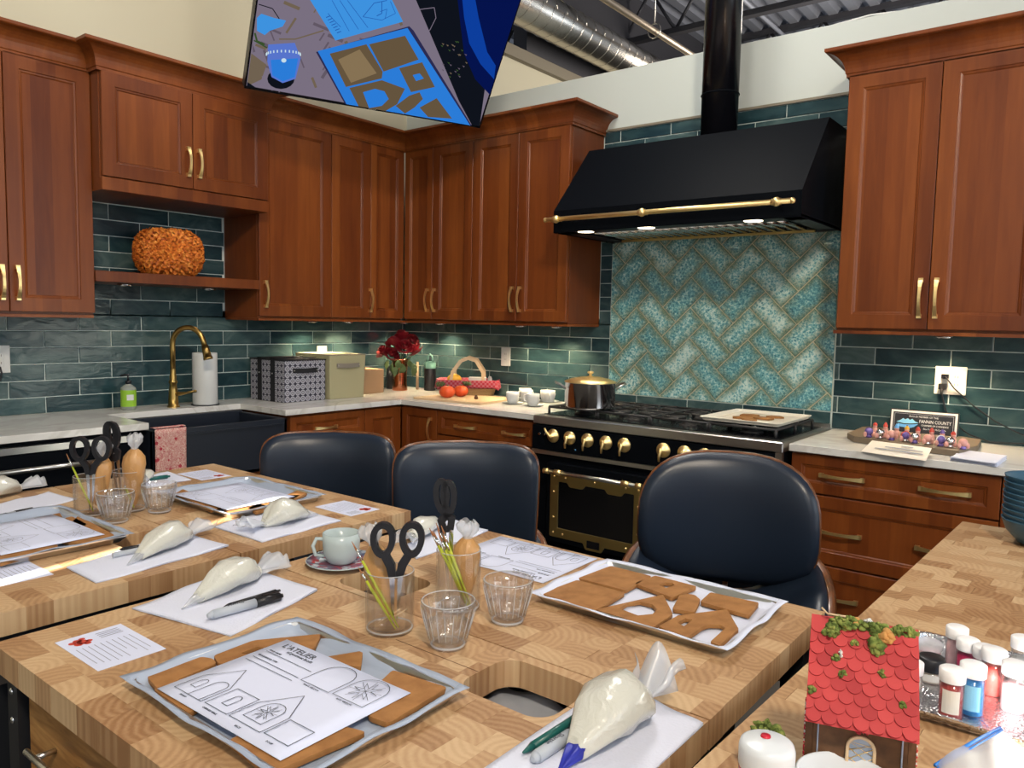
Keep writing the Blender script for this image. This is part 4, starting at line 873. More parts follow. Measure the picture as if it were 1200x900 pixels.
def cookie(label, pxs, z, holes=(), group=None, th=.0075, cat='gingerbread', mtl='gingerbread', off=(0, 0), r=.006):
    P = [at(px, py, z).xy for px, py in pxs]; cx = sum(p.x for p in P)/len(P); cy_ = sum(p.y for p in P)/len(P)
    pl = roundpoly([(p.x-cx, p.y-cy_) for p in P], r); H = [roundpoly([(q.x-cx, q.y-cy_) for q in [at(px, py, z).xy for px, py in h]], .0015, 2) for h in holes]
    o = poly_with_holes('gingerbread_piece', pl, H, th, mtl, None, bevel=.0003); o.location = (cx, cy_, z-th); tag(o, label, 'cookie', group); return o
def zz(s, pts, ox, oy): return [(ox+x/s, oy+y/s) for x, y in pts]
tr = tray('baking tray with uncovered gingerbread pieces beside the oval backed stool', (3.348, -2.552, TT), .386, .276, textured=True)
s_, ox, oy = 3.3333, 600, 630; zt_ = TT+.0145
K = lambda l, p, h=(), r=.006: cookie(l, zz(s_, p, ox, oy), zt_, [zz(s_, q, ox, oy) for q in h], r=r)
K('plain gingerbread square at the back of the uncovered tray', [(258, 158), (385, 110), (545, 150), (443, 205)])
K('plain gingerbread square nearest the water glass on uncovered tray', [(113, 217), (255, 165), (442, 214), (322, 285)])
K('small gingerbread wall with little window, back of uncovered tray', [(480, 178), (560, 148), (722, 190), (625, 233)], [[(572, 184), (600, 174), (628, 177), (636, 185), (602, 196)]])
K('gingerbread gable with big arched window on uncovered tray', [(328, 280), (590, 222), (628, 297), (550, 350)], [[(418, 276), (450, 256), (500, 249), (548, 260), (568, 280), (550, 298), (492, 304)]])
K('rounded gingerbread door piece in the middle of uncovered tray', [(627, 277), (655, 225), (685, 219), (715, 224), (735, 242), (712, 291)], r=.004)
K('long plain gingerbread strip at right of uncovered tray', [(735, 250), (775, 213), (965, 254), (925, 302)])
K('gingerbread front with doorway and small window, near tray corner', [(572, 346), (650, 303), (840, 280), (885, 356), (810, 420), (775, 406), (835, 352), (815, 340), (770, 338), (742, 348), (685, 388)], [[(645, 332), (677, 314), (706, 320), (672, 346)]], r=.004)
t1 = tray('nearest baking tray lined with parchment under the template sheet', (3.118, -3.205, TT), .388, .290)
zt_ = TT+.0145
K1 = lambda l, p, s__, o_, h=(): cookie(l, zz(s__, p, *o_), zt_, [zz(s__, q, *o_) for q in h])
K1('arched gingerbread door peeking out at top left of nearest sheet', [(187, 412), (400, 330), (470, 309), (530, 318), (550, 342), (240, 470)], 4.444, (130, 700))
K1('gingerbread gable peeking out above the nearest template sheet', [(535, 303), (740, 224), (1093, 190), (1060, 262), (900, 330), (560, 345)], 4.444, (130, 700), [[(672, 290), (760, 255), (800, 262), (720, 300)]])
K1('gingerbread piece under the left corner of nearest sheet', [(222, 478), (345, 425), (560, 515), (404, 600)], 4.444, (130, 700))
K1('broad gingerbread slab under the front edge of nearest sheet', [(612, 745), (700, 700), (1150, 655), (1330, 700), (830, 915)], 4.444, (130, 700))
K1('gingerbread square under the right corner of nearest sheet', [(590, 618), (560, 520), (712, 378), (996, 468), (690, 655)], 4.444, (300, 700))
K1('small gingerbread tip right of the nearest printed title', [(300, 320), (556, 278), (545, 362), (400, 340)], 4.444, (300, 700))
template_sheet('printed house template sheet on the nearest baking tray', (2.985, -3.335, TT+.0155), .018)
t2 = tray('baking tray at left edge under a sheet and pieces', (2.007, -3.145, TT), .405, .290)
cookie('gingerbread slab showing at right of left edge sheet', [(84, 612), (92, 604), (134, 627), (105, 637), (72, 634)], TT+.0145, ()); cookie('gingerbread slab along front of left edge sheet', [(0, 647), (63, 634), (68, 640), (0, 660)], TT+.0145, ())
cookie('small gingerbread bar beside tip of left edge sheet', [(76, 607), (84, 605), (102, 614), (98, 617)], TT+.0145, ()); cookie('gingerbread bit behind the left edge sheet', [(40, 607), (70, 601), (73, 606), (60, 610)], TT+.0145, ())
template_sheet('printed house template sheet at left edge of picture', (1.885, -3.26, TT+.0158), .02, 'faint_ink', detail=False)
t3 = tray('farthest baking tray crossed by bright sun at its corner', (2.018, -2.594, TT), .385, .305)
cookie('gingerbread slab along left side of farthest tray', [(206, 578), (214, 573), (262, 592), (248, 598)], TT+.0145); cookie('dark gingerbread bit at front of farthest tray', [(262, 597), (300, 590), (312, 592), (272, 602)], TT+.0145); cookie('sunlit gingerbread slab on farthest tray front edge', [(290, 595), (335, 580), (352, 580), (330, 592), (300, 600)], TT+.0145)
cookie('gingerbread slab with sunny edge at farthest tray corner', [(330, 582), (355, 572), (368, 574), (345, 585)], TT+.0145)
template_sheet('printed house template sheet on the farthest baking tray', (2.163, -2.508, TT+.0165), PI, 'faint_ink', detail=False)
template_sheet('loose template sheet lying behind the two water glasses', (3.105, -2.376, TT+.0004), PI+.02, 'ink')
card('small recipe card with red picture at front left corner', (2.680, -3.349, TT+.0002), .0)
card('recipe card at left edge crossed by the sun streak', (2.168, -3.318, TT+.0002), .0)
card('recipe card between the far napkin and first stool', (2.402, -2.398, TT+.0002), PI)
card('recipe card nearest the sink end of the tables', (1.700, -2.425, TT+.0002), PI)
card('white card peeking in at bottom between tray and napkin', (3.36, -3.425+.06, TT+.0002), -.4)
# ------------------------------------------------------------------ napkins, pens, piping bags
def napkin(label, pxs, h=.006, group=None, z=TT, nm='paper_napkin'):
    P = [at(px, py, z+.002) for px, py in pxs]; c = sum(P, Vector())/4; P = [p-c for p in P]
    t = thing(nm, label, 'napkin', (c.x, c.y, z), 0, group); rg = random.Random(int(c.x*1000)); ph = rg.uniform(0, 6)
    def fn(u, v):
        p = P[0].lerp(P[1], u).lerp(P[3].lerp(P[2], u), v); e = max(abs(2*u-1), abs(2*v-1)); return (p.x, p.y, .0012+h*(.45+.25*math.sin(5*u+ph)*math.cos(4*v+ph))*(1 if e < .97 else .75)+.0015*math.sin(12*v+ph)*(2*u-1)**4)
    MB().grid(fn, 18, 18, .001).build('top_ply', 'napkin', t)
    MB().grid(lambda u, v: (lambda q: (q[0]*1.004, q[1]*1.004, max(.0008, q[2]*.45)))(fn(u, v)), 10, 10, .0006).build('bottom_ply', 'napkin', t); return t
napkin('folded white napkin at left front under the piping bag and marker', [(155, 713), (270, 745), (372, 692), (285, 662)])
napkin('big white paper towel at front edge beside waste hole', [(548, 915), (720, 798), (824, 850), (730, 935)], .005)
napkin('white napkin on the sunlit front left table holding two pens', [(78, 665), (113, 683), (268, 640), (213, 623)])
napkin('white napkin at the left picture edge behind the trays', [(-25, 595), (0, 609), (90, 585), (57, 577)])
napkin('white napkin in front of farthest baking tray', [(250, 617), (307, 635), (400, 610), (330, 591)])
napkin('white napkin nearest the pink towel and sink', [(162, 562), (172, 572), (224, 562), (196, 552)], .004)
napkin('white napkin behind the scissors glass by middle stool', [(474, 640), (488, 655), (572, 622), (528, 608)])
def pen(label, p, q, r, cols, z=.006, clipm=None, cat='pen', nm='marker_pen', bz=TT):
    a = at(*p, bz+z); c_ = at(*q, bz+z); d = c_-a; L = d.length; t = thing(nm, label, cat, (a.x, a.y, a.z), math.atan2(d.y, d.x))
    x = 0
    for frac, mtl, rr0, rr1, pn in cols:
        MB().cyl((x, 0, 0), (x+frac*L, 0, 0), r*rr0, r*rr1, 14).build(pn, mtl, t); x += frac*L
    if nm == 'marker_pen' and cols[0][1] == 'marker_grey' and len(cols) == 4: text('Sharpie', .0105, Matrix.Translation((L*.36, .0, r*1.0))@Matrix.Rotation(PI, 4, 'Z')@Matrix.Translation((0, -.003, 0)), 'ink', t, 'printed_word')
    if clipm: MB().tube([(L*.72, -.0, r*1.25), (L*.95, 0, r*1.25)], 1, flat=(.004, .0015)).build('clip', clipm, t)
    return t
MK = [(.06, 'marker_grey', .45, .95, 'end'), (.56, 'marker_grey', .95, 1, 'barrel'), (.34, 'black_plastic', 1.05, .9, 'cap'), (.04, 'black_plastic', .55, .5, 'cap_tip')]
BP = [(.08, 'black_plastic', .3, .9, 'tip'), (.84, 'black_plastic', .9, .9, 'barrel'), (.08, 'black_plastic', .5, .5, 'button')]
GP = [(.12, 'teal_pen', .25, .9, 'tip'), (.80, 'teal_pen', .95, .95, 'barrel'), (.08, 'teal_pen', .5, .5, 'button')]
pen('grey marker with black cap below the front left piping bag', (243, 722), (331, 698), .0085, MK, .013, 'black_plastic')
pen('dark pen lying behind grey marker on front left napkin', (262, 712), (328, 692), .0055, BP, .012)
pen('grey marker with black cap beside the green pen', (624, 890), (692, 846), .0085, MK, .012)
pen('dark green click pen on the front paper towel', (613, 882), (694, 829), .006, GP, .011, 'teal_pen')
pen('grey marker on the sunlit napkin touching piping bag', (132, 651), (182, 641), .0075, [(.9, 'marker_grey', .8, .9, 'barrel'), (.1, 'black_plastic', .8, .8, 'end')], .010)
pen('thin dark pen behind grey marker on sunlit napkin', (140, 644), (190, 636), .0045, BP, .009)
pen('grey marker with black cap at far left edge', (-22, 612), (40, 597), .0085, MK, .011)
pen('teal click pen lying on the napkin nearest the sink', (163, 563), (199, 558), .0065, GP, .010)
def piping_bag(label, tip, neck, r, L=.15, tipm='clear_plastic', body='icing', wd=1, z0=.006, tail=.07, seed=1, tipL=.035, tailz=.02):
    a = at(*tip, TT+z0); c_ = at(*neck, TT+z0); d = (c_-a); L = d.length; t = thing('piping_bag', label, 'piping bag', (a.x, a.y, TT+z0), math.atan2(d.y, d.x)); rg = random.Random(seed); ph = [rg.uniform(0, 6) for _ in range(6)]
    prof = [(tipL, .32), (tipL+.01, .42), (L*.42, .82), (L*.6, 1), (L*.75, .98), (L*.87, .72), (L*.95, .38), (L, .22)]
    def ring(b, prof, flatk=.78, cr=.07, seg=28, zb=0):
        vs = []; 
        for x, q in prof:
            rr = q*r
            for i in range(seg):
                an = 2*PI*i/seg; k_ = 1+cr*(math.sin(3*an+ph[0]+x*50)+1.1*math.sin(7*an+ph[1])*(x/L)**2+.8*math.sin(5*an+ph[2]-x*70)*(x/L))
                vs.append((x+.003*math.sin(4*an+ph[2]), rr*wd*k_*math.cos(an), max(0.0003, zb+rr*flatk+rr*flatk*k_*math.sin(an))))
        fs = [(j*seg+i, j*seg+(i+1) % seg, (j+1)*seg+(i+1) % seg, (j+1)*seg+i) for j in range(len(prof)-1) for i in range(seg)]
        fs += [tuple(range(seg-1, -1, -1)), tuple((len(prof)-1)*seg+i for i in range(seg))]; b.add(vs, fs, True); return b
    ring(MB(), prof).build('icing_body', body, t)
    ring(MB(), [(0, .03), (tipL*.5, .17), (tipL+.012, .40)], cr=0).build('nozzle', tipm, t)
    # knotted plastic tail: crumpled fan
    def fn(u, v):
        x = L-.008+tail*v; w_ = (.010+.030*v)*(1+.15*math.sin(9*v+ph[3])); s_ = 2*u-1
        return (x+.006*math.sin(7*u+ph[4])*v, s_*w_, .006+tailz*v*(.6+.4*math.sin(5*s_*1.3+ph[5]))+.006*math.sin(11*u+ph[0])*v)
    MB().grid(fn, 18, 8, .0006).build('plastic_tail', 'clear_plastic', t)
    def fn2(u, v):
        x = L-.004+tail*.8*v; s_ = 2*u-1; return (x, s_*(.008+.024*v), .012+tailz*1.2*v*(1-s_*s_)+.004*math.sin(9*u+ph[1])*v)
    MB().grid(fn2, 14, 6, .0006).build('plastic_tail', 'clear_plastic', t)
    MB().tube([(L-.006, .011*math.cos(q), .010+.011*math.sin(q)) for q in [2*PI*i/12 for i in range(12)]], .0025, 5, closed=True).build('twist_tie', 'icing', t)
    return t
piping_bag('white piping bag on the front left napkin above marker', (214, 714), (303, 674), .036, seed=2)
piping_bag('large white piping bag with blue tip on front paper towel', (655, 905), (752, 826), .044, tipm='royal_blue', seed=3, tail=.065, wd=1.0, tailz=.05)
piping_bag('white piping bag on the sunlit front left napkin', (150, 662), (222, 630), .036, seed=4)
piping_bag('white piping bag on napkin before the farthest tray', (372, 603), (308, 618), .040, seed=5)
piping_bag('white piping bag at left picture edge with clear tail', (-50, 592), (24, 575), .036, seed=6)
piping_bag('small clear piping bag behind the left group glass', (180, 556), (166, 566), .022, seed=7, tail=.04)
piping_bag('white piping bag lying behind the scissors by middle stool', (520, 612), (482, 634), .028, seed=8, tail=.05)
# ------------------------------------------------------------------ glasses and what stands in them
def glass_jar(label, c, r=.0415, h=.105, group=None):
    t = thing('drinking_glass', label, 'glass', (c[0], c[1], TT+.0003), 0, group); w_ = .0022
    MB().lathe([(0, 0), (r-.003, 0), (r-.001, .003), (r, .01), (r, h-.001), (r-w_*.5, h), (r-w_, h-.001), (r-w_, .012), (r-.006, .008), (0, .0075)], seg=40).build('bowl', 'glass', t)
    MB().tube([((r-.001)*math.cos(a), (r-.001)*math.sin(a), h) for a in [2*PI*i/40 for i in range(40)]], .0009, 6, closed=True).build('rim', 'clear_plastic', t); MB().tube([((r-.003)*math.cos(a), (r-.003)*math.sin(a), .006) for a in [2*PI*i/40 for i in range(40)]], .0016, 6, closed=True).build('base_ring', 'clear_plastic', t); return t  # whitish rim and base rings paint in the bright glass edges
def tumbler(label, c, water=.4, r0=.029, r1=.0445, h=.078):
    t = thing('water_tumbler', label, 'glass', (c[0], c[1], TT+.0003)); seg = 60; b = MB()
    P = [(r0-.003, 0), (r0, .002), (r0+.001, .008), (r0+.0018, .011)]+[(r0+(r1-r0)*(.12+.88*i/8), .012+(h-.012)*i/8) for i in range(9)]
    n = len(P); vs = []; 
    for j, (r, z) in enumerate(P):
        for i in range(seg):
            a = 2*PI*i/seg; fl = .0022*math.cos(20*a) if 4 <= j <= n-2 else (.0016*math.cos(20*a) if j == n-1 else 0); vs.append(((r+fl)*math.cos(a), (r+fl)*math.sin(a), z))
    I_ = [(r1-.0024, h), (r1-.006, h*.6), (r0+.003, .016), (r0-.006, .0105), (.0005, .010)]
    for r, z in I_:
        for i in range(seg): a = 2*PI*i/seg; vs.append((r*math.cos(a), r*math.sin(a), z))
    m_ = n+len(I_); fs = [(j*seg+i, j*seg+(i+1) % seg, (j+1)*seg+(i+1) % seg, (j+1)*seg+i) for j in range(m_-1) for i in range(seg)]
    fs += [tuple(range(seg-1, -1, -1)), tuple((m_-1)*seg+i for i in range(seg))]
    b.add(vs, fs, True).build('bowl', 'cut_glass', t)
    MB().tube([((r1-.0012)*math.cos(a), (r1-.0012)*math.sin(a), h+.0003) for a in [2*PI*i/60 for i in range(60)]], .0009, 6, closed=True).build('rim', 'clear_plastic', t); MB().tube([((r0-.002)*math.cos(a), (r0-.002)*math.sin(a), .005) for a in [2*PI*i/40 for i in range(40)]], .002, 6, closed=True).build('base_ring', 'clear_plastic', t)  # pale rim tubes put the tumbler's edge highlights into the colour
    fb = MB()
    for i in range(20):
        a = 2*PI*i/20; fb.tube([((r0+(r1-r0)*f_+.0022)*math.cos(a), (r0+(r1-r0)*f_+.0022)*math.sin(a), .012+(h-.02)*f_) for f_ in (.12, .5, .97)], [.0004, .0008, .0003], 5)
    fb.build('flutes', 'clear_plastic', t)
    if water:
        zt = .012+(h-.012)*water; rr = r0+.002+(r1-.0062-r0)*water
        MB().lathe([(0, .0125), (r0-.007, .0125), (r0+.0005, .018), (rr-.0012, zt), (0, zt)], seg=40).build('water', 'water', t)
    return t
gA = (3.046, -2.956); gB = (3.066, -2.803)
glass_jar('straight glass holding scissors nearest the camera', gA); glass_jar('straight glass holding the bundle of green brushes', gB, h=.112)
tumbler('fluted water tumbler standing in front of the brush glass', (3.168, -2.940), .45); tumbler('fluted water tumbler nearest the loose template sheet', (3.178, -2.795), .40)
gC = tuple(at(107, 603, TT).xy); gD = tuple(at(152, 598, TT).xy)
glass_jar('straight glass on the left tables with open scissors', gC); glass_jar('straight glass on left tables behind, with light brown bags', gD, h=.11)
tumbler('fluted tumbler in front of the left scissors glass', tuple(at(136, 612, TT).xy), .45); tumbler('fluted tumbler beside the brown piping bag', tuple(at(187, 600, TT).xy), .5)
FA = math.atan2(RT.y, RT.x)
def scissors(label, c, ang, tilt, spread=.02, lh=.030, lw=.0195, zt=.150, rz=0):
    """handles up, blades down into the glass; local x right, z up"""
    t = thing('scissors', label, 'scissors', (c[0], c[1], TT+.012)); t.rotation_euler = (ang, tilt, FA+rz)
    for s_ in (-1, 1):
        cx = s_*(lw+.001+spread*.2); cz = zt+(.0 if s_ < 0 else .003)
        pts = []
        for i in range(22):
            a = 2*PI*i/22; pts.append((cx+lw*.82*math.cos(a)*(1+.12*math.sin(a)), 0, cz+lh*.86*math.sin(a)))
        b = MB().tube(pts, 1, closed=True, flat=(.0105, .012, (0, 1, 0))); 
        b.tube([(cx-s_*.003, 0, cz-lh*.8), (s_*.010, 0, cz-lh-.014), (s_*.006, 0, cz-lh-.034)], [1, 1.1, .9], flat=(.014, .010, (0, 1, 0))); b.build('handle', 'black_plastic', t)
        MB().add([(s_*.002, s_*.001, cz-lh-.02), (s_*.012, s_*.001, cz-lh-.03), (s_*.003+.0*s_, s_*.001, .0), (s_*.002+.001, s_*.001, .0), (s_*.002, s_*.003, cz-lh-.02), (s_*.012, s_*.003, cz-lh-.03), (s_*.003, s_*.003, .0), (s_*.002+.001, s_*.003, .0)],
                 [(0, 1, 2, 3), (7, 6, 5, 4), (0, 4, 5, 1), (1, 5, 6, 2), (2, 6, 7, 3), (3, 7, 4, 0)]).build('blade', 'steel_bright', t)
    MB().cyl((0, -.004, zt-lh-.03), (0, .004, zt-lh-.03), .006).build('pivot', 'dark_metal', t)
    return t
def brush(label, a, b_, group=None):
    a = Vector(a); b_ = Vector(b_); d = (b_-a).normalized(); L = (b_-a).length; t = thing('paint_brush', label, 'brush', a, 0, group)
    MB().tube([(0, 0, 0), d*L*.4, d*L*.78], [.0012, .0026, .0024], 8).build('handle', 'lime', t); MB().cyl(d*L*.77, d*L*.9, .0024, .0020, 8).build('ferrule', 'ferrule', t); MB().cyl(d*L*.9, d*L, .0019, .0005, 8).build('bristles', 'bristle', t)
def brown_bag(label, c, lean, h=.15, r=.026, top=True):
    t = thing('piping_bag', label, 'piping bag', (c[0], c[1], TT+.0095)); t.rotation_euler = (lean[0], lean[1], FA)
    prof = [(.002, 0), (.010, .012), (.018, .04), (r*.9, h*.5), (r, h*.68), (r*.9, h*.80), (r*.5, h*.89), (.007, h*.93)]
    vs = []; seg = 30
    for rr, z in prof:
        for i in range(seg): a = 2*PI*i/seg; k_ = 1+.10*math.sin(11*a)*(z/h)**3+.04*math.sin(3*a+z*40); vs.append((rr*k_*math.cos(a), rr*k_*math.sin(a)*.85, z))
    fs = [(j*seg+i, j*seg+(i+1) % seg, (j+1)*seg+(i+1) % seg, (j+1)*seg+i) for j in range(len(prof)-1) for i in range(seg)]
    fs += [tuple(range(seg-1, -1, -1)), tuple((len(prof)-1)*seg+i for i in range(seg))]
    MB().add(vs, fs, True).build('icing_body', 'brown_icing', t)
    vs = []; pr_ = [(.006, h*.92), (.009, h*.96), (.017, h*1.03), (.019, h*1.10), (.012, h*1.16)]
    for rr, z in pr_:
        for i in range(seg): a = 2*PI*i/seg; k_ = 1+.22*math.sin(5*a+z*60)+.15*math.sin(9*a); vs.append((rr*k_*math.cos(a), rr*k_*math.sin(a), z+.003*math.sin(4*a)))
    MB().add(vs, [(j*seg+i, j*seg+(i+1) % seg, (j+1)*seg+(i+1) % seg, (j+1)*seg+i) for j in range(len(pr_)-1) for i in range(seg)], True).build('plastic_tail', 'clear_plastic', t)
    MB().tube([(.0075*math.cos(q), .0075*math.sin(q), h*.925) for q in [2*PI*i/12 for i in range(12)]], .002, 5, closed=True).build('twist_tie', 'clear_plastic', t)
def off(c, r_, f_, z=0): return (c[0]+RT.x*r_+fw.x*f_, c[1]+RT.y*r_+fw.y*f_)
scissors('black handled scissors with open loops in the nearest glass', off(gA, .010, -.012), .02, .03)
brown_bag('brown piping bag leaning left in the nearest glass', off(gA, .004, .012), (-.10, -.27), .15)
scissors('tall black handled scissors in the brush glass', off(gB, -.014, .010), -.03, -.07, spread=-.1, lh=.031, lw=.0125, zt=.195)
brown_bag('brown piping bag standing right side in brush glass', off(gB, .012, .0), (0, .03), .135)
for i in range(8):
    a = off(gB, .022+random.uniform(-.006, .004), -.022+random.uniform(-.004, .004)); t_ = off(gB, -.052+i*.0035, -.02+random.uniform(-.012, .012))
    brush('green handled brush in the bundle leaning left', (*a, TT+.012), (*t_, TT+.155+random.uniform(-.012, .010)), 'brushes in the brush glass')
brush('green brush leaning far left in the nearest glass', (*off(gA, .018, -.02), TT+.012), (*off(gA, -.062, -.02), TT+.16)); brush('second green brush crossing low in the nearest glass', (*off(gA, .014, -.026), TT+.012), (*off(gA, -.050, -.026), TT+.118))
for i in range(2):
    a = Vector((*off(gA, -.026+i*.004, -.018), TT+.012)); c_ = Vector((*off(gA, .020+i*.012, -.012), TT+.042)); tag(MB().cyl(a, c_, .0009, seg=6).build('toothpick', 'pale_wood'), 'toothpick leaning inside the nearest glass', 'toothpick', 'toothpicks')
scissors('black handled open scissors in the left tables glass', off(gC, .004, -.008), .0, .02, lh=.033, lw=.024, zt=.165)
brown_bag('brown bag behind the left open scissors', off(gC, .012, .014), (0, .10), .16)
brush('green brush leaning left of the left open scissors', (*off(gC, .012, -.012), TT+.012), (*off(gC, -.055, -.012), TT+.165)); 
for i in range(2): a = Vector((*off(gC, -.026, -.014+i*.006), TT+.05)); c_ = Vector((*off(gC, .034, -.010+i*.006), TT+.014)); tag(MB().cyl(a, c_, .0010, seg=6).build('toothpick', 'pale_wood'), 'toothpick inside the left scissors glass', 'toothpick', 'left toothpicks')
scissors('folded black scissors between the two left brown bags', off(gD, -.024, .0), .0, -.10, spread=-.1, lh=.036, lw=.016, zt=.195)
brown_bag('light brown bag with white top right of left scissors', off(gD, .012, -.004), (0, .04), .175, .030)
brush('short green brush low in the glass with brown bags', (*off(gD, .022, -.02), TT+.012), (*off(gD, -.005, -.02), TT+.08))
# cup and saucer
sc_ = at(400, 659, TT+.006); t = thing('saucer', 'patterned red and blue saucer under the pale cup', 'saucer', (sc_.x, sc_.y, TT))
MB().lathe([(0, .003), (.03, .002), (.032, 0), (.036, .004), (.074, .012), (.0745, .0135), (.05, .009), (.03, .006), (0, .006)], seg=40).build('dish', 'blue_saucer', t)
MB().tube([(.0745*math.cos(a), .0745*math.sin(a), .0128) for a in [2*PI*i/40 for i in range(40)]], .0012, 6, closed=True).build('rim', 'cup_white', t)
def cup(label, loc, r=.038, h=.062, m_='cup_white', hang=PI, group=None):
    t = thing('coffee_cup', label, 'cup', loc, 0, group); MB().lathe([(0, 0), (r*.62, 0), (r*.78, .006), (r*.96, h*.35), (r, h*.7), (r, h), (r-.0025, h), (r-.003, h*.6), (r*.7, .008), (0, .006)], seg=36).build('bowl', m_, t)
    c_, s_ = math.cos(hang), math.sin(hang); MB().tube([((r-.003+q)*c_, (r-.003+q)*s_, z) for q, z in ((0, h*.82), (.016, h*.85), (.023, h*.62), (.018, h*.32), (.0, h*.25))], .0042, 10).build('handle', m_, t); return t
cup('pale blue cup on the patterned saucer', (sc_.x, sc_.y, TT+.0065), .040, .066, hang=FA+PI+.35)

# ------------------------------------------------------------------ decorated gingerbread house
ZH = .106
H = thing('gingerbread_house', 'gingerbread house with red scalloped roof and moss at right front', 'gingerbread house', (3.7895, -2.892, TT), .268)
w2 = .0495; yfr, ybk = -.053, .053; wall_h = .117; rz_ = .186
MB().box(-w2, w2, yfr, yfr+.008, 0, wall_h).build('front_wall', 'dark_gingerbread', H, bevel=.001); MB().box(-w2, w2, ybk-.008, ybk, 0, wall_h).build('back_wall', 'dark_gingerbread', H, bevel=.001)
for sx_, nm in ((-1, 0), (1, 1)):
    x = sx_*(w2+.004); b = MB(); pl = [(yfr, 0), (ybk, 0), (ybk, wall_h-.003), (0, rz_-.010), (yfr, wall_h-.003)]
    b.add([(x-.004, y, z) for y, z in pl]+[(x+.004, y, z) for y, z in pl], [tuple(range(4, -1, -1)), tuple(range(5, 10))]+[(i, (i+1) % 5, 5+(i+1) % 5, 5+i) for i in range(5)]); g_ = b.build('gable_wall', 'dark_gingerbread', H)
    b = MB(); rg = random.Random(4)
    for i in range(110): b.sphere((x-.0045 if sx_ < 0 else x+.0045, rg.uniform(yfr-.002, yfr+.014), rg.uniform(.0, wall_h-.01)), .0013, 5, 3)
    q = b.build('sprinkles', 'candy_red' if sx_ > 0 else 'berry', g_); q['kind'] = 'stuff'
    b = MB()
    for i in range(60): b.sphere((x-.0045 if sx_ < 0 else x+.0045, rg.uniform(yfr-.002, yfr+.012), rg.uniform(.0, wall_h-.01)), .0011, 5, 3)
    q = b.build('sprinkles', 'white', g_); q['kind'] = 'stuff'
dY, dZ = -.070, -.090; SL = math.hypot(dY, dZ); sn = Vector((0, -.090, .070)).normalized() if False else Vector((0, dZ, -dY)).normalized()
sn = Vector((0, -.090, .070)).normalized(); sd = Vector((0, dY, dZ)).normalized()
def roof(sgn):
    d = Vector((0, sgn*sd.y*-1 if sgn < 0 else sd.y, sd.z)); n_ = Vector((0, sn.y*(1 if sgn > 0 else -1), sn.z)); top_ = Vector((0, 0, rz_))
    b = MB(); A = [top_+Vector((x, 0, 0))+d*s_ for x, s_ in ((-.0575, 0), (.0575, 0), (.0575, SL), (-.0575, SL))]; b.add([tuple(p) for p in A]+[tuple(p-n_*.006) for p in A], [(0, 1, 2, 3), (7, 6, 5, 4), (0, 4, 5, 1), (1, 5, 6, 2), (2, 6, 7, 3), (3, 7, 4, 0)])
    return b.build('roof_panel', 'roof_red', H), d, n_, top_
rp, d_, n_, tp = roof(1); rp2 = roof(-1)[0]
sh = None; rows = 9; pitch = SL/rows; cw = .0164
for r_ in range(rows):
    s0 = (r_+1)*pitch+.003; offx = (r_ % 2)*cw/2
    for c_ in range(-4, 5):
        cx = c_*cw+offx; x0c, x1c = max(-.0575, cx-cw/2), min(.0575, cx+cw/2)
        if x1c-x0c < .005: continue
        pts = [(x0c-cx, -.020), (x1c-cx, -.020)]+[(max(x0c-cx, min(x1c-cx, cw/2*math.cos(a)*.99)), -.0062+.0082*math.sin(a)) for a in [PI*i/8 for i in range(9)]]
        pts = [(max(x0c-cx, min(x1c-cx, x)), s_) for x, s_ in pts]; n0 = len(pts)
        lift = lambda s_: .0006+.0034*(s_+.020)/.022
        vs = [Vector((x, 0, 0))+d_*s_+n_*(lift(s_)+.0014) for x, s_ in pts]+[Vector((x, 0, 0))+d_*s_+n_*lift(s_)*.55 for x, s_ in pts]
        o = MB().add([tuple(v_) for v_ in vs], [tuple(range(n0)), tuple(reversed(range(n0, 2*n0)))]+[(i, (i+1) % n0, n0+(i+1) % n0, n0+i) for i in range(n0)]).build('shingle', 'roof_red', rp); o.location = tp+Vector((cx, 0, 0))+d_*s0
def moss(name, parent, c, r, n, mtl='moss', sc=(1, 1, 1), seed=1, br=.0028):
    rg = random.Random(seed); b = MB()
    for i in range(n):
        v_ = Vector((rg.gauss(0, 1), rg.gauss(0, 1), rg.gauss(0, 1))).normalized()*r*rg.uniform(.5, 1); p = Vector((v_.x*sc[0], v_.y*sc[1], v_.z*sc[2])); b.sphere((c[0]+p.x, c[1]+p.y, c[2]+p.z), br*rg.uniform(.6, 1.3), 6, 4, sc=(rg.uniform(.6, 1.6), rg.uniform(.6, 1.6), rg.uniform(.6, 1.4)))
    o = b.build(name, mtl, parent); o['kind'] = 'stuff'; return o
moss('moss', H, (-.020, -.006, rz_+.002), .010, 90, sc=(2.2, .7, .7)); moss('moss', H, (.013, -.006, rz_), .010, 100, sc=(1.6, .7, .9), seed=2); moss('moss', H, (-.035, -.012, rz_-.006), .009, 70, seed=3); moss('moss', H, (.013, -.020, rz_-.016), .009, 70, seed=4, sc=(.8, .7, 1.3)); moss('moss', H, (.042, -.002, rz_+.001), .009, 80, seed=5, sc=(1.8, .7, .7), mtl='moss')
moss('dried_flower', H, (.023, -.012, rz_-.004), .007, 50, 'orange_moss', seed=6); moss('dried_flower', H, (-.010, -.004, rz_+.003), .004, 25, 'orange_moss', seed=7); moss('white_flower', H, (.004, -.006, rz_+.009), .003, 16, 'white', seed=8, br=.0018)
for i, (x, s_) in enumerate(((-.052, .085), (-.021, .062), (-.029, .044), (-.009, .024), (.021, .053), (.041, .083))):
    p = tp+Vector((x, 0, 0))+d_*s_+n_*.004; moss('moss_dot', rp, p, .0042, 26, seed=20+i, br=.0018)
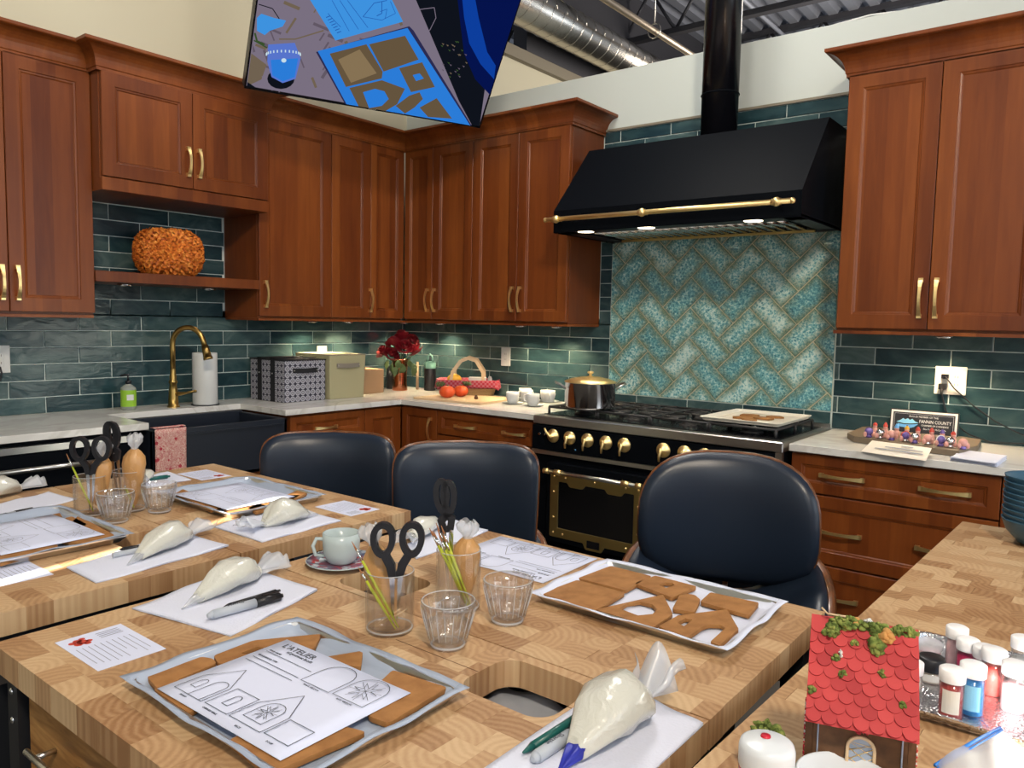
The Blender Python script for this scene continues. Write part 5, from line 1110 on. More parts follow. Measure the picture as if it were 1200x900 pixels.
p = tp+Vector((-.024, 0, 0))+d_*.040+n_*.005; moss('white_flower', rp, p, .004, 16, 'white', seed=9, br=.0014, sc=(.5, .5, 1.8))
MB().tube([(-.047, -.004, rz_+.016), (-.040, -.006, rz_+.010), (-.020, -.004, rz_+.009)], .0012, 6).build('twig', 'pale_wood', H)
win = poly_with_holes('window_frame', [(x, z) for x, z in archpts(.0, .004, .030, .056)[:-1]], [[(x, z) for x, z in archpts(.0, .006, .026, .052)[:-1]]], .003, 'pale_wood', H, bevel=.0008); win.data.transform(Matrix.Translation((.002, yfr-.001, .018))@Matrix.Rotation(PI/2, 4, 'X'))
b = MB(); b.add([(x+.002, yfr-.0012, z+.018) for x, z in archpts(.0, .006, .027, .053)[:-1]], [tuple(range(len(archpts(0, 0, .02, .05))-1))]); wp = b.build('window_pane', 'parchment', win)
b = MB()
for q in range(-2, 4): b.tube([(-.012, yfr-.002, .026+q*.011), (.016, yfr-.002, .044+q*.011)], .0005, 4).tube([(-.012, yfr-.002, .052+q*.011), (.016, yfr-.002, .034+q*.011)], .0005, 4)
b.v = [(x, y, min(max(z, .022), .070)) for x, y, z in b.v]; b.build('lattice', 'brass', win)
for x in (-w2+.006, w2-.006): MB().tube([(x, yfr-.001, .012), (x, yfr-.001, .108)], .0010, 6).build('icing_line', 'parchment', H)
moss('white_flower', H, (.002, yfr-.002, .086), .012, 30, 'berry', sc=(1.2, .15, .5), seed=12, br=.0016); moss('moss', H, (.040, yfr-.004, .014), .006, 30, sc=(1.3, .4, .8), seed=13)
tag(moss('moss_bush', None, (0, 0, .030), .028, 420, seed=14, br=.0036, sc=(.9, .9, 1.15)), 'round green moss bush left of the gingerbread house', 'moss').location = (3.703, -2.955, TT); bpy.data.objects['moss_bush']['kind'] = 'thing'
t = thing('berry_sprig', 'mossy sprig with red berries right of the gingerbread house', 'sprig', (3.868, -2.945, TT)); moss('moss', t, (0, 0, .024), .024, 260, seed=15, br=.0032, sc=(1, .8, 1)); 
for p in ((.006, -.018, .038), (.010, -.020, .026), (.014, -.012, .033)): MB().sphere(p, .0062, 12, 8).build('berry', 'berry', t)
moss('white_flower', t, (-.012, -.012, .045), .008, 30, 'white', seed=16, br=.0015, sc=(1, .6, 1.8)); moss('white_flower', t, (-.004, -.022, .026), .006, 20, 'white', seed=17, br=.0015, sc=(.5, .4, 1.6))
# ------------------------------------------------------------------ sprinkle jars on a hammered tray
tray('hammered silver tray carrying the sprinkle jars', (3.983, -2.545, TT), .44, .312, 'hammered', parch=False)
def jar(label, px, h, r, contents, lid='frosted_plastic', lidh=.018, label_m=None, z=TT+.003, fill=.7):
    p = at(*px, z); t = thing('sprinkle_jar', label, 'jar', (p.x, p.y, z)); d_ = (CP-p); a = math.atan2(d_.y, d_.x)
    MB().lathe([(0, 0), (r-.001, 0), (r, .002), (r, h-lidh), (r-.001, h-lidh), (r-.001, .002)], seg=28).build('jar_body', 'glass', t); MB().lathe([(0, .001), (r-.0015, .001), (r-.0015, (h-lidh)*fill), (0, (h-lidh)*fill)], seg=24).build('contents', contents, t)
    MB().lathe([(r+.0006, h-lidh), (r+.001, h-lidh+.001), (r+.001, h-.002), (r-.002, h), (0, h)], seg=28).build('lid', lid, t)
    if label_m: MB().add([((r+.0006)*math.cos(a+q), (r+.0006)*math.sin(a+q), zz_) for zz_ in (h*.12, (h-lidh)*.82) for q in [-.7+1.4*i/8 for i in range(9)]], [(i, i+1, 10+i, 9+i) for i in range(8)]).build('paper_label', label_m, t)
    return t
jar('sprinkle jar with red sprinkles and cream label', (1113, 838), .068, .0158, 'sprinkle_red', label_m='label_cream', fill=.95)
jar('sprinkle jar with bright blue sugar beside the red one', (1137, 835), .072, .0158, 'sprinkle_blue', label_m='pale_blue', fill=.9)
jar('tall sprinkle jar with pale pink beads, farthest back', (1119, 781), .066, .0152, 'sprinkle_pale', fill=.95); jar('sprinkle jar with magenta sugar in front of pale pink', (1132, 792), .060, .0152, 'sanding_pink', fill=.8)
jar('low jar with black lid right of the red roof', (1090, 797), .038, .0185, 'label_cream', lid='black_plastic', lidh=.020, label_m='white', fill=.9); jar('low clear lidded jar behind the black lidded one', (1088, 772), .030, .0190, 'sprinkle_pale', lid='clear_plastic', lidh=.012)
jar('small white topped jar peeking behind the red roof', (1066, 808), .045, .016, 'label_cream'); 
jar('sunlit white lidded sprinkle jar near the right edge', (1162, 812), .068, .0158, 'sprinkle_red', fill=.8); jar('sunlit white lidded jar at the right picture edge', (1186, 832), .070, .0158, 'sprinkle_pale'); jar('sunlit jar behind the blue sugar jar', (1152, 802), .060, .0158, 'white'); jar('tall sunlit jar at right edge of hammered tray', (1196, 800), .072, .0158, 'white')
# shaker, tub, zip bag
p = at(899, 873, TT+.088); t = thing('icing_shaker', 'white domed bottle with red label at bottom edge', 'bottle', (p.x, p.y, TT))
MB().lathe([(0, 0), (.027, 0), (.028, .003), (.028, .066), (.0265, .068)], seg=36).build('bottle_body', 'red_label', t); MB().lathe([(.0285, .064), (.0292, .066), (.0292, .085), (.0275, .0905), (.024, .0925), (0, .0935)], seg=36).build('lid', 'white_plastic', t)
MB().lathe([(.0285, .055), (.0287, .060)], seg=36).build('label_band', 'white', t); MB().lathe([(.0055, .0935), (.005, .0952), (0, .0955)], -.004, .006, 0, 14).build('cap_button', 'red_label', t)
p = at(992, 912, TT+.05); t = thing('icing_tub', 'round white lidded tub in front of gingerbread house', 'tub', (p.x, p.y, TT)); MB().lathe([(0, 0), (.045, 0), (.050, .04), (.0505, .042)], seg=40).build('tub_body', 'white_plastic', t); MB().lathe([(.0515, .040), (.0525, .042), (.0525, .050), (.050, .0515), (.048, .0505), (.046, .0465), (0, .0465)], seg=44).build('lid', 'white_plastic', t)
a = at(1096, 897, TT+.05); b_ = at(1172, 853, TT+.035); t = thing('zip_bag', 'clear zip bag with bright blue seal at bottom right corner', 'bag', (a.x, a.y, TT)); A0 = a-Vector((a.x, a.y, TT)); B0 = b_-Vector((a.x, a.y, TT))
MB().tube([A0, A0.lerp(B0, .5)+Vector((0, 0, .002)), B0], .0022, 8).build('zip_seal', 'zip_blue', t); MB().tube([A0+Vector((.003, -.004, 0)), B0+Vector((.003, -.004, 0))], .0012, 6).build('zip_seal', 'zip_blue', t)
dn_ = Vector((.085, -.10, -.028)); MB().grid(lambda u, v: tuple(A0.lerp(B0, u)*1+dn_*v+Vector((0, 0, .006*math.sin(6*u+5*v)-.002*v))), 14, 10, .0005).build('bag_film', 'clear_plastic', t)
p = at(1190, 905, TT+.03); tag(MB().lathe([(0, 0), (.035, 0), (.04, .01), (.04, .012)], seg=30).build('grey_dish', 'marker_grey'), 'grey round dish under the clear zip bag', 'dish').location = (p.x+.01, p.y, TT)
# ------------------------------------------------------------------ stack of blue bowls
for i in range(9):
    t = MB().lathe([(0, 0), (.045, 0), (.062, .006), (.088, .036), (.097, .062), (.0985, .066), (.0965, .066), (.092, .058), (.080, .034), (.055, .008), (0, .007)], seg=44).build('stacking_bowl', 'stack_blue')
    lb = ('lowest', 'second lowest', 'third lowest', 'fourth lowest', 'middle', 'fourth from top', 'third from top', 'second from top', 'topmost')[i]; lb = '%s blue bowl of the nested stack at right edge' % (lb if i not in (4,) else 'exactly middle')
    tag(t, lb, 'bowl', 'stack of blue bowls'); t.location = (3.893+random.uniform(-.001, .001), -1.525+random.uniform(-.001, .001), TT+.0136*i); t.rotation_euler = (random.uniform(-.012, .012), random.uniform(-.03, .0), 0)
# ------------------------------------------------------------------ left counter things
def bottle_soap():
    t = thing('soap_bottle', 'clear soap bottle with lime label left of faucet', 'bottle', (.115, -2.012, ZC), .8)
    MB().lathe([(0, 0), (.032, 0), (.036, .004), (.036, .105), (.034, .112), (.020, .124), (.013, .128), (.013, .132)], seg=32).build('bottle_body', 'soap_clear', t)
    MB().lathe([(.0365, .018), (.0365, .100)], seg=32).build('paper_label', 'lime_label', t)
    MB().add([(.0372*math.cos(a), .0372*math.sin(a), z) for z in (.050, .078) for a in [-1.15+.9*i/6-.3 for i in range(7)]], [(i, i+1, 8+i, 7+i) for i in range(6)]).build('label_panel', 'white', t)
    MB().cyl((0, 0, .130), (0, 0, .146), .014).cyl((0, 0, .146), (0, 0, .172), .005).tube([(.006, 0, .174), (-.012, 0, .176), (-.035, 0, .170)], .0055, 8).build('pump', 'black_plastic', t)
bottle_soap()
t = thing('faucet', 'aged brass gooseneck faucet with side lever above dark sink', 'faucet', (.155, -1.80, ZC), .55)
MB().lathe([(.032, 0), (.032, .006), (.026, .010), (.024, .05), (.021, .09), (.017, .12), (.022, .128), (.022, .134), (.016, .145), (.018, .16), (.014, .172), (.0135, .2)], seg=24).build('base', 'aged_brass', t)
MB().tube([(0, 0, .19), (0, 0, .30)]+[(.085-.085*math.cos(a), 0, .33+.085*math.sin(a)) for a in [PI*i/14 for i in range(0, 14)]]+[(.178, 0, .315)], .0135, 16).build('gooseneck', 'aged_brass', t)
MB().cyl((.176, 0, .325), (.192, 0, .265), .017, .021, 20).cyl((.192, 0, .265), (.195, 0, .253), .0235, .0235, 20).build('spray_head', 'aged_brass', t)
lv = MB().tube([(.012, .0, .07), (.045, -.006, .072), (.08, -.010, .078), (.125, -.014, .088)], [.014, .010, .006, .0075], 10).sphere((.130, -.015, .089), .008, 10, 6).build('lever', 'aged_brass', t)
t = thing('paper_towel', 'upright white paper towel roll right of faucet', 'paper towel', (.160, -1.625, ZC)); MB().lathe([(.02, .004), (.062, .004), (.0635, .008), (.0635, .276), (.062, .280), (.02, .280)], seg=40).build('roll', 'white', t); MB().lathe([(0, 0), (.072, 0), (.072, .004), (0, .004)], seg=30).cyl((0, 0, 0), (0, 0, .30), .006).build('holder', 'dark_metal', t)
def fabric_box(nm, label, x0, x1, y0, y1, h, mtl, trim, taper=0, handle=True, straps=False, lidz=True, rz=0):
    t = thing(nm, label, 'storage box', ((x0+x1)/2, (y0+y1)/2, ZC), rz); a, b2 = (x1-x0)/2, (y1-y0)/2; n_ = 8
    def face(f): return f
    b = MB(); T_ = taper; vs = [(-a+T_, -b2+T_, 0), (a-T_, -b2+T_, 0), (a-T_, b2-T_, 0), (-a+T_, b2-T_, 0), (-a, -b2, h), (a, -b2, h), (a, b2, h), (-a, b2, h)]
    b.add(vs, [(3, 2, 1, 0), (0, 1, 5, 4), (1, 2, 6, 5), (2, 3, 7, 6), (3, 0, 4, 7), (4, 5, 6, 7)]); b.build('box_body', mtl, t, bevel=.004)
    if lidz: MB().grid(lambda u, v: (-a-.003+(2*a+.006)*u, -b2-.003+(2*b2+.006)*v, h+.003+.006*math.sin(PI*v)*math.sin(3*u)), 8, 8, .005).build('top_flap', trim, t)
    else: MB().tube([(-a, -b2, h), (a, -b2, h), (a, b2, h), (-a, b2, h)], .003, 5, closed=True).build('rim_piping', trim, t)
    if straps:
        for x in (-a*.42, a*.35): MB().box(x-.020, x+.020, -b2-.004, -b2-.001, .0, h+.012).box(x-.020, x+.020, -b2-.004, b2, h+.008, h+.012).build('strap', trim, t); MB().sphere((x, -b2-.005, h*.68), .004, 8, 5).build('snap', 'steel', t)
    hm = MB().tube([(a+.002, -.085, h*.76), (a+.010, -.045, h*.755), (a+.012, .0, h*.75), (a+.010, .045, h*.755), (a+.002, .085, h*.76)], 1, flat=(.026, .004, (1, 0, 0))).build('carry_handle', 'taupe_fabric' if not straps else trim, t)
    for y in (-.078, .078): MB().sphere((a+.006, y, h*.76), .004, 8, 5).build('snap', 'steel', hm)
fabric_box('storage_box', 'black and grey circle patterned box with dark straps', .035, .362, -1.268, -.984, .235, 'pattern_fabric', 'black_fabric', 0, straps=True)
fabric_box('storage_box', 'beige fabric cube with taupe handle between two boxes', .06, .387, -.972, -.700, .262, 'beige_fabric', 'taupe_fabric', .008, lidz=False)
t = thing('cardboard_box', 'plain brown cardboard box left of the copper vase', 'box', (.155, -.53, ZC), .1); MB().rbox(-.10, .10, -.10, .10, 0, .155, .002).build('carton', 'cardboard', t); MB().box(-.10, .10, -.0015, .0015, .155, .1556).build('lid_seam', 'taupe_fabric', t)
# roses
VX, VY = .20, -.235; t = thing('copper_vase', 'tall shiny copper vase holding dark red roses', 'vase', (VX, VY, ZC)); MB().lathe([(0, 0), (.05, 0), (.052, .004), (.046, .05), (.047, .12), (.056, .205), (.058, .212), (.055, .212), (.044, .12), (.043, .01), (0, .008)], seg=36).build('vessel', 'copper', t)
hv_ = Vector((RT.x, RT.y, 0)); hf = Vector((fw.x, fw.y, 0))
R = thing('rose_bouquet', 'bunch of dark red roses in the copper vase', 'flowers', (VX, VY, ZC+.01)); rg = random.Random(11)
rosem = None
def rose(c, r):
    b = MB()
    for ring, (n_, rr, zz_, tilt) in enumerate(((3, .22, .55, .15), (5, .45, .42, .35), (6, .72, .20, .75), (7, .95, -.05, 1.1))):
        for i in range(n_):
            a = 2*PI*i/n_+ring*.6; u0 = Vector((math.cos(a), math.sin(a), 0)); tv_ = Vector((-math.sin(a), math.cos(a), 0)); up_ = (Vector((0, 0, 1))*math.cos(tilt)+u0*math.sin(tilt))
            def fn(u, v, u0=u0, tv_=tv_, up_=up_, rr=rr, zz_=zz_): s_ = 2*u-1; p = u0*rr*.55+Vector((0, 0, zz_-.35))+up_*v*.75+tv_*s_*(.32+.25*v)*(.6+rr*.6)-u0*s_*s_*.22+u0*.1*v*v*(1-s_*s_); return tuple(p*r)
            b.grid(fn, 4, 3)
    b.sphere((0, 0, .1*r), r*.5, 8, 6); return b
for (px, py, dd, r) in ((450, 413, 0, .050), (462, 402, -.03, .050), (471, 395, -.01, .052), (483, 399, .02, .046), (487, 411, -.01, .050), (474, 406, -.06, .048), (459, 415, -.05, .046)):
    d = ray(px, py); k_ = (5.22+dd)/d.dot(fw); p = CP+d*k_; o = rose(None, r).build('rose_head', 'petal_red', R); o.location = p-Vector((VX, VY, ZC+.01)); o.rotation_euler = (rg.uniform(.1, .9), rg.uniform(-.3, .8), rg.uniform(0, 6))
    MB().tube([tuple(o.location), (o.location.x*.3, o.location.y*.3, .16), (0, 0, .02)], .003, 5).build('stem', 'leaf', R)
for i in range(9):
    a = i*.7; px = 455+i*4; d = ray(px, 422+(i % 3)*4); p = CP+d*(5.12/d.dot(fw))-Vector((VX, VY, ZC+.01)); o = MB().grid(lambda u, v: ((2*u-1)*.022*math.sin(PI*min(1, v+.08)), .02*v*v, -.07*v), 4, 5, .0008).build('leaf', 'leaf', R); o.location = p; o.rotation_euler = (rg.uniform(-.5, .5), rg.uniform(-.5, .5), FA+rg.uniform(-.8, .8))
o = MB().lathe([(0, 0), (.032, 0), (.032, .15), (.0, .152)], seg=24).cyl((.0, 0, .15), (0, 0, .165), .012).build('dark_canister', 'black_plastic'); tag(o, 'dark canister half hidden behind the copper vase', 'canister').location = (.075, -.20, ZC)
tag(MB().cyl((0, 0, 0), (0, 0, .19), .010, .008, 10).build('wooden_stick', 'pale_wood'), 'slim wooden stick standing right of the copper vase', 'stick').location = (.235, -.105, ZC)  # plain wooden stick beside the dark canister
t = thing('water_bottle', 'black bottle with sage green loop lid behind basket', 'bottle', (.335, -.085, ZC)); MB().lathe([(0, 0), (.038, 0), (.040, .004), (.040, .145), (.038, .150)], seg=28).build('bottle_body', 'black_plastic', t); MB().lathe([(.041, .150), (.041, .185), (.034, .198), (0, .20)], seg=28).build('lid', 'sage', t); MB().tube([(-.022, 0, .195), (-.020, 0, .232), (0, 0, .248), (.020, 0, .232), (.022, 0, .195)], .005, 8).build('loop', 'sage', t)
# board, basket, gourds
tag(MB().prism(roundpoly([(.665, -.575), (1.165, -.53), (1.12, -.13), (.66, -.16)], .02), ZC, ZC+.012).build('cutting_board', 'pale_wood', bevel=.002), 'pale wooden board under the gingham basket', 'cutting board')
BK = (.755, -.165, ZC+.0125); ba = .66; t = thing('wicker_basket', 'wicker basket lined with red gingham cloth on wooden board', 'basket', BK, ba)
bx_, by_, bh = .19, .105, .085
def ringz(sx_, sy_, z, n=28): return [(p[0], p[1], z) for p in rrect(-sx_, sx_, -sy_, sy_, .04, 6)]
r0, r1, r2_ = ringz(bx_*.86, by_*.86, 0), ringz(bx_, by_, bh), ringz(bx_*.97, by_*.96, bh*.98); n = len(r0); r3 = ringz(bx_*.83, by_*.83, .01)
MB().add(r0+r1+r2_+r3, [(i, (i+1) % n, n+(i+1) % n, n+i) for i in range(n)]+[(n+i, n+(i+1) % n, 2*n+(i+1) % n, 2*n+i) for i in range(n)]+[(2*n+i, 2*n+(i+1) % n, 3*n+(i+1) % n, 3*n+i) for i in range(n)]+[tuple(reversed(range(n))), tuple(range(3*n, 4*n))]).build('basket_body', 'wicker', t)
def cl(u, v):
    i = u*n; i0 = int(i) % n; p = Vector(r1[i0]).lerp(Vector(r1[(i0+1) % n]), i-int(i)); k_ = 1.03+.05*v+.015*math.sin(40*u); return (p.x*k_, p.y*(k_+.02), bh+.010-.055*v-.006*math.sin(31*u)*v)
MB().grid(cl, 84, 4, .001).build('gingham_lining', 'gingham', t); MB().grid(lambda u, v: (lambda p: (p[0]*(1-.25*v), p[1]*(1-.3*v), p[2]-.02*v))(cl(u, 0)), 84, 3, .001).build('gingham_inside', 'gingham', t)
for s_ in (-1, 1): MB().tube([(-.10+.01*s_, s_*by_*.98, bh*.6), (-.095, s_*by_*.95, bh+.06), (-.05, s_*by_*.8, bh+.125), (.0, s_*by_*.7, bh+.145), (.05, s_*by_*.8, bh+.13), (.095, s_*by_*.95, bh+.06), (.10, s_*by_*.98, bh*.6)], 1, flat=(.020, .004, (0, 1, 0))).build('carry_handle', 'pale_wood', t)
def gourd(label, px, z, r, mtl, sc=(1, 1, .8), lobes=8, dz=0, nm='small_pumpkin'):
    p = at(*px, z); t = thing(nm, label, 'pumpkin', (p.x, p.y, z)); MB().sphere((0, 0, r*sc[2]*.96), r, 32, 14, sc, fn=lambda d: 1+.06*abs(math.cos(math.atan2(d.y, d.x)*lobes/2))-.12*max(0, abs(d.z)-.75)*2).build('body', mtl, t)
    MB().tube([(0, 0, r*sc[2]*1.75), (.003, 0, r*sc[2]*2.0), (.008, 0, r*sc[2]*2.2)], [.006, .004, .003], 6).build('stem', 'leaf', t)
gourd('left small red orange pumpkin before the basket', (524, 466), ZC+.0125, .046, 'red_orange'); gourd('right small red orange pumpkin before the basket', (540, 464.5), ZC+.0125, .043, 'red_orange')
p = Vector((BK[0]-.03, BK[1]-.10, ZC+.09)); t = thing('yellow_gourd', 'yellow gourd on top of the gingham basket', 'gourd', tuple(p)); MB().sphere((0, 0, .02), .042, 20, 10, (1.15, 1, .8)).build('body', 'yellow', t); MB().tube([(.01, -.02, .04), (.0, -.035, .02), (.004, -.045, .0)], [.008, .006, .004], 6).build('stem', 'yellow', t)
t = thing('glass_jars_box', 'white box and clear jars inside the gingham basket', 'box', (BK[0]+.05, BK[1]+.03, ZC+.075), ba); MB().rbox(-.055, .055, -.04, .04, -.05, .045, .002).build('carton', 'white', t); MB().lathe([(0, -.03), (.014, -.03), (.014, .04), (.008, .055)], .08, -.03, 0, 12).build('bottle', 'clear_plastic', t)
for (px, py) in ((516, 450), (547, 449)): 
    d = ray(px, py); p = CP+d*(4.80/d.dot(fw)); q = moss('fir_sprig', None, (0, 0, 0), .03, 60, 'leaf', sc=(1.1, 1.1, .4), seed=int(px), br=.005); tag(q, 'dark green sprig at basket front %s the pumpkins' % ('left of' if px < 530 else 'right of'), 'sprig'); q.location = p; q['kind'] = 'thing'
p = at(558, 468, ZC+.0125); tag(MB().sphere((0, 0, .012), .012, 10, 8, (1, 1, 1.1), fn=lambda d: 1+.15*math.sin(14*d.z)).build('pine_cone', 'dark_gingerbread'), 'tiny dark pine cone on the wooden board', 'pine cone').location = (p.x, p.y, ZC+.0125)
# cups near the range
cc_ = [((600.7, 472.5), 'front left white cup by the range'), ((624.5, 475), 'white cup standing nearest the counter edge by range'), ((616, 469.5), 'white cup behind the two front ones'), ((643, 470.5), 'white cup beside the steel pot'), ((633, 465.5), 'rearmost white cup near the wall'), ((657, 468), 'white cup partly behind the steel pot')]
for i, (q, lb) in enumerate(cc_):
    p = at(*q, ZC+.004); p.y = min(p.y, -.075); s_ = MB().lathe([(0, 0), (.035, 0), (.062, .008), (.063, .0095), (.03, .004), (0, .004)], seg=32).build('saucer', 'white'); tag(s_, 'white saucer under the %s' % lb.replace(' standing', ''), 'saucer', 'white saucers').location = (p.x, p.y, ZC); cup(lb, (p.x, p.y, ZC+.0045), .038, .066, 'white', hang=2.4+i, group='white cups by the range')
# pot, tray on range
t = thing('stock_pot', 'polished steel pot with brass lid on left burners', 'pot', (1.905, -.535, .9635)); MB().lathe([(0, 0), (.118, 0), (.126, .006), (.128, .012), (.128, .128), (.131, .131)], seg=48).build('pot_body', 'steel_bright', t)
ld = MB().lathe([(.131, .131), (.131, .136), (.10, .148), (.05, .158), (.018, .160)], seg=48).build('lid', 'brass', t); MB().lathe([(.018, .160), (.008, .164), (.007, .172), (.016, .178), (.017, .183), (.012, .187), (0, .188)], seg=20).build('lid_knob', 'brass', ld)
for s_ in (-1, 1):
    c_ = hv_*s_; f_ = Vector((c_.y, -c_.x, 0)); MB().tube([c_*.126+f_*.045+Vector((0, 0, .10)), c_*.15+f_*.045+Vector((0, 0, .118)), c_*.175+f_*.03+Vector((0, 0, .128)), c_*.175-f_*.03+Vector((0, 0, .128)), c_*.15-f_*.045+Vector((0, 0, .118)), c_*.126-f_*.045+Vector((0, 0, .10))], .005, 8).build('pot_handle', 'steel', t)
tr = tray('pale baking sheet with cookies on the right burners', (2.70, -.345, .9635), .37, .45, 'outlet_cream', parch=False); MB().grid(lambda u, v: ((u-.5)*.33, (v-.5)*.41, .004+.001*math.sin(9*u)*math.sin(8*v)), 12, 12, .0004).build('parchment', 'label_cream', tr)
for i, (x, y, w_, h_, a) in enumerate(((2.66, -.41, .09, .05, .4), (2.73, -.36, .10, .05, -.2), (2.65, -.30, .08, .06, .1), (2.76, -.27, .07, .05, .7), (2.71, -.46, .06, .04, .9))):
    o = MB().prism(roundpoly([(-w_/2, -h_/2), (w_/2, -h_/2), (w_/2, h_/2), (0, h_/2+.015), (-w_/2, h_/2)], .006), 0, .007).build('gingerbread_piece', 'gingerbread'); tag(o, ('front left', 'centre', 'back left', 'back right', 'nearest front')[i]+' gingerbread piece on baking sheet over the burners', 'cookie', 'cookies on the range sheet').location = (x, y, .9695); o.rotation_euler = (0, 0, a)
# pumpkin on shelf
PK = thing('decorative_pumpkin', 'orange petal covered pumpkin on the open shelf', 'pumpkin', (.20, -1.835, 1.5885), .6); PW, PH = .166, .122
MB().sphere((0, 0, PH*.92), PW*.93, 36, 16, (1, 1, .70), fn=lambda d: .96+.07*abs(math.cos(math.atan2(d.y, d.x)*4))).build('core', 'petal_orange', PK)
b = MB(); rg = random.Random(2)
for i in range(620):
    zz_ = 1-2*(i+.5)/620; th = i*2.39996; rr = math.sqrt(1-zz_*zz_); d = Vector((rr*math.cos(th), rr*math.sin(th), zz_)); k_ = 1+.07*abs(math.cos(th*4)) if False else 1+.05*abs(math.cos(math.atan2(d.y, d.x)*4))
    k_ *= (1+.10*math.sin(2*math.acos(d.z))**2)*(1-.13*max(0, abs(d.z)-.8)*5); c0 = Vector((d.x*PW*.90*k_, d.y*PW*.90*k_, PH*.92+d.z*PH*.93*k_)); nn = Vector((d.x, d.y, d.z*1.3)).normalized(); t1_ = nn.orthogonal().normalized(); t2_ = nn.cross(t1_)
    for q in range(4):
        a = q*PI/2+rg.uniform(0, 1); u_ = t1_*math.cos(a)+t2_*math.sin(a); w_ = nn.cross(u_); s_ = rg.uniform(.014, .020); b.add([tuple(c0), tuple(c0+u_*s_*.6+w_*s_*.5+nn*s_*.5), tuple(c0+u_*s_*1.1+nn*s_*.75), tuple(c0+u_*s_*.6-w_*s_*.5+nn*s_*.5)], [(0, 1, 2, 3)])
q = b.build('petals', 'petal_orange', PK); q['kind'] = 'stuff'
MB().tube([(0, 0, .20), (.004, 0, .235), (.018, .004, .245), (.024, .01, .236)], [.008, .005, .004, .003], 8).build('stem', 'dark_gingerbread', PK)
# towel over apron
def tw(u, v): return (.674+.003*math.sin(9*u)*v+.002, -2.165+.145*u+.004*v*math.sin(4*u), .885-.22*v)
t = thing('dish_towel', 'pink and red paisley towel hanging over sink apron', 'towel', (.674, -2.09, .66)); MB().grid(tw, 12, 10, .004).build('front_fold', 'pink_paisley', t, world=True); MB().grid(lambda u, v: (.636+.038*v, -2.165+.145*u, .888+.002*math.sin(PI*v)), 8, 4, .003).build('top_fold', 'pink_paisley', t, world=True)
# outlets
def outlet(label, wall, pos, z, w_, h_, mtl='outlet_cream', gang=1):
    t = thing('wall_outlet', label, 'outlet', (.010, pos, z) if wall == 'L' else (pos, -.010, z), PI/2 if wall == 'L' else 0); MB().rbox(-w_/2, w_/2, -.006, .003, -h_/2, h_/2, .0015).build('cover_plate', mtl, t)
    for i in range(gang):
        x = 0 if gang == 1 else (-.023+i*.046); f_ = MB().rbox(x-.017, x+.017, -.0075, -.005, -.033, .033, .001).build('receptacle', mtl, t)
        b = MB()
        for zz_ in (-.017, .017): b.box(x-.007, x-.005, -.0078, -.0074, zz_-.005, zz_+.005).box(x+.005, x+.007, -.0078, -.0074, zz_-.005, zz_+.005)
        b.build('slot', 'black_plastic', f_)
    return t
q = aty(593, 418, -.01); outlet('single white outlet above the basket', 'B', q.x, q.z, .072, .118, 'white')
q = aty(1114, 446, -.01); o2 = outlet('double outlet plate with two black plugs, right wall', 'B', q.x, q.z, .122, .122, 'outlet_cream', 2)
q = atx(377, 409, .01); outlet('outlet plate just above the beige fabric cube', 'L', q.y, q.z-.04, .074, .12); q = atx(-1, 421, .01); outlet('outlet plate at the left picture edge', 'L', q.y, q.z, .085, .125, 'white')
q = aty(1108, 441, -.02)
t = thing('power_cord', 'upper black plug with cord sweeping right', 'cord', (q.x, -.02, q.z)); MB().rbox(-.014, .014, -.018, .004, -.010, .010, .002).build('plug', 'black_plastic', t)
P_ = [(0, -.018, 0), (.02, -.03, -.02), *[tuple(aty(px, py, -.03)-Vector((q.x, -.02, q.z))) for px, py in ((1118, 455), (1140, 475), (1165, 493), (1190, 506), (1225, 520))]]; MB().tube(P_, .0032, 8).build('wire', 'black_plastic', t)
q = aty(1105, 453, -.02); t = thing('power_cord', 'lower black plug with cord drooping to the worktop', 'cord', (q.x, -.02, q.z)); MB().rbox(-.015, .015, -.024, .004, -.012, .014, .002).cyl((0, -.02, -.01), (0, -.02, -.035), .007, .005, 10).build('plug', 'black_plastic', t)
P_ = [(0, -.02, -.03), *[tuple(aty(px, py, yy)-Vector((q.x, -.02, q.z))) for px, py, yy in ((1105, 468, -.03), (1108, 480, -.03), (1118, 496, -.04), (1135, 509, -.05), (1160, 518, -.05), (1200, 520, -.05), (1240, 522, -.05))]]; MB().tube(P_, .0032, 8).build('wire', 'black_plastic', t)
q = atx(2, 425, .03); tag(MB().tube([tuple(atx(px, py, .03)) for px, py in ((0, 430), (2, 437), (0, 446), (-8, 455))], .004, 8).build('power_cord', 'black_plastic'), 'short black cord at the left picture edge outlet', 'cord')
# sign, board, candy figures
a = aty(1043, 478, -.085); b_ = aty(1124, 485, -.085); w_ = b_.x-a.x; hgt = a.z-ZC-.0005
S_ = thing('framed_sign', 'black and white framed county chamber sign on right worktop', 'sign', (a.x, -.085, ZC+.0005), 0); S_.rotation_euler = (-.12, 0, 0)
MB().rbox(0, w_, 0, .012, 0, hgt, .002).build('frame', 'black_plastic', S_); MB().box(.005, w_-.005, -.002, .001, .005, hgt-.005).build('mat_border', 'sign_white', S_); MB().box(.014, w_-.014, -.003, 0, .014, hgt-.014).build('sign_face', 'sign_black', S_)
RX = Matrix.Rotation(PI/2, 4, 'X'); TS = lambda x, z: Matrix.Translation((x, -.0034, z))@RX
text('PROUD MEMBER OF THE', .0105, TS(w_*.5, hgt-.034), 'sign_white', S_); text('FANNIN COUNTY', .0195, TS(w_*.67, hgt-.056), 'sign_white', S_, sx=.78); text('CHAMBER OF COMMERCE', .0105, TS(w_*.67, hgt-.070), 'sign_white', S_, sx=.86); text('Blue Ridge • McCaysville', .0105, TS(w_*.67, hgt-.085), 'sign_white', S_, sx=.85)
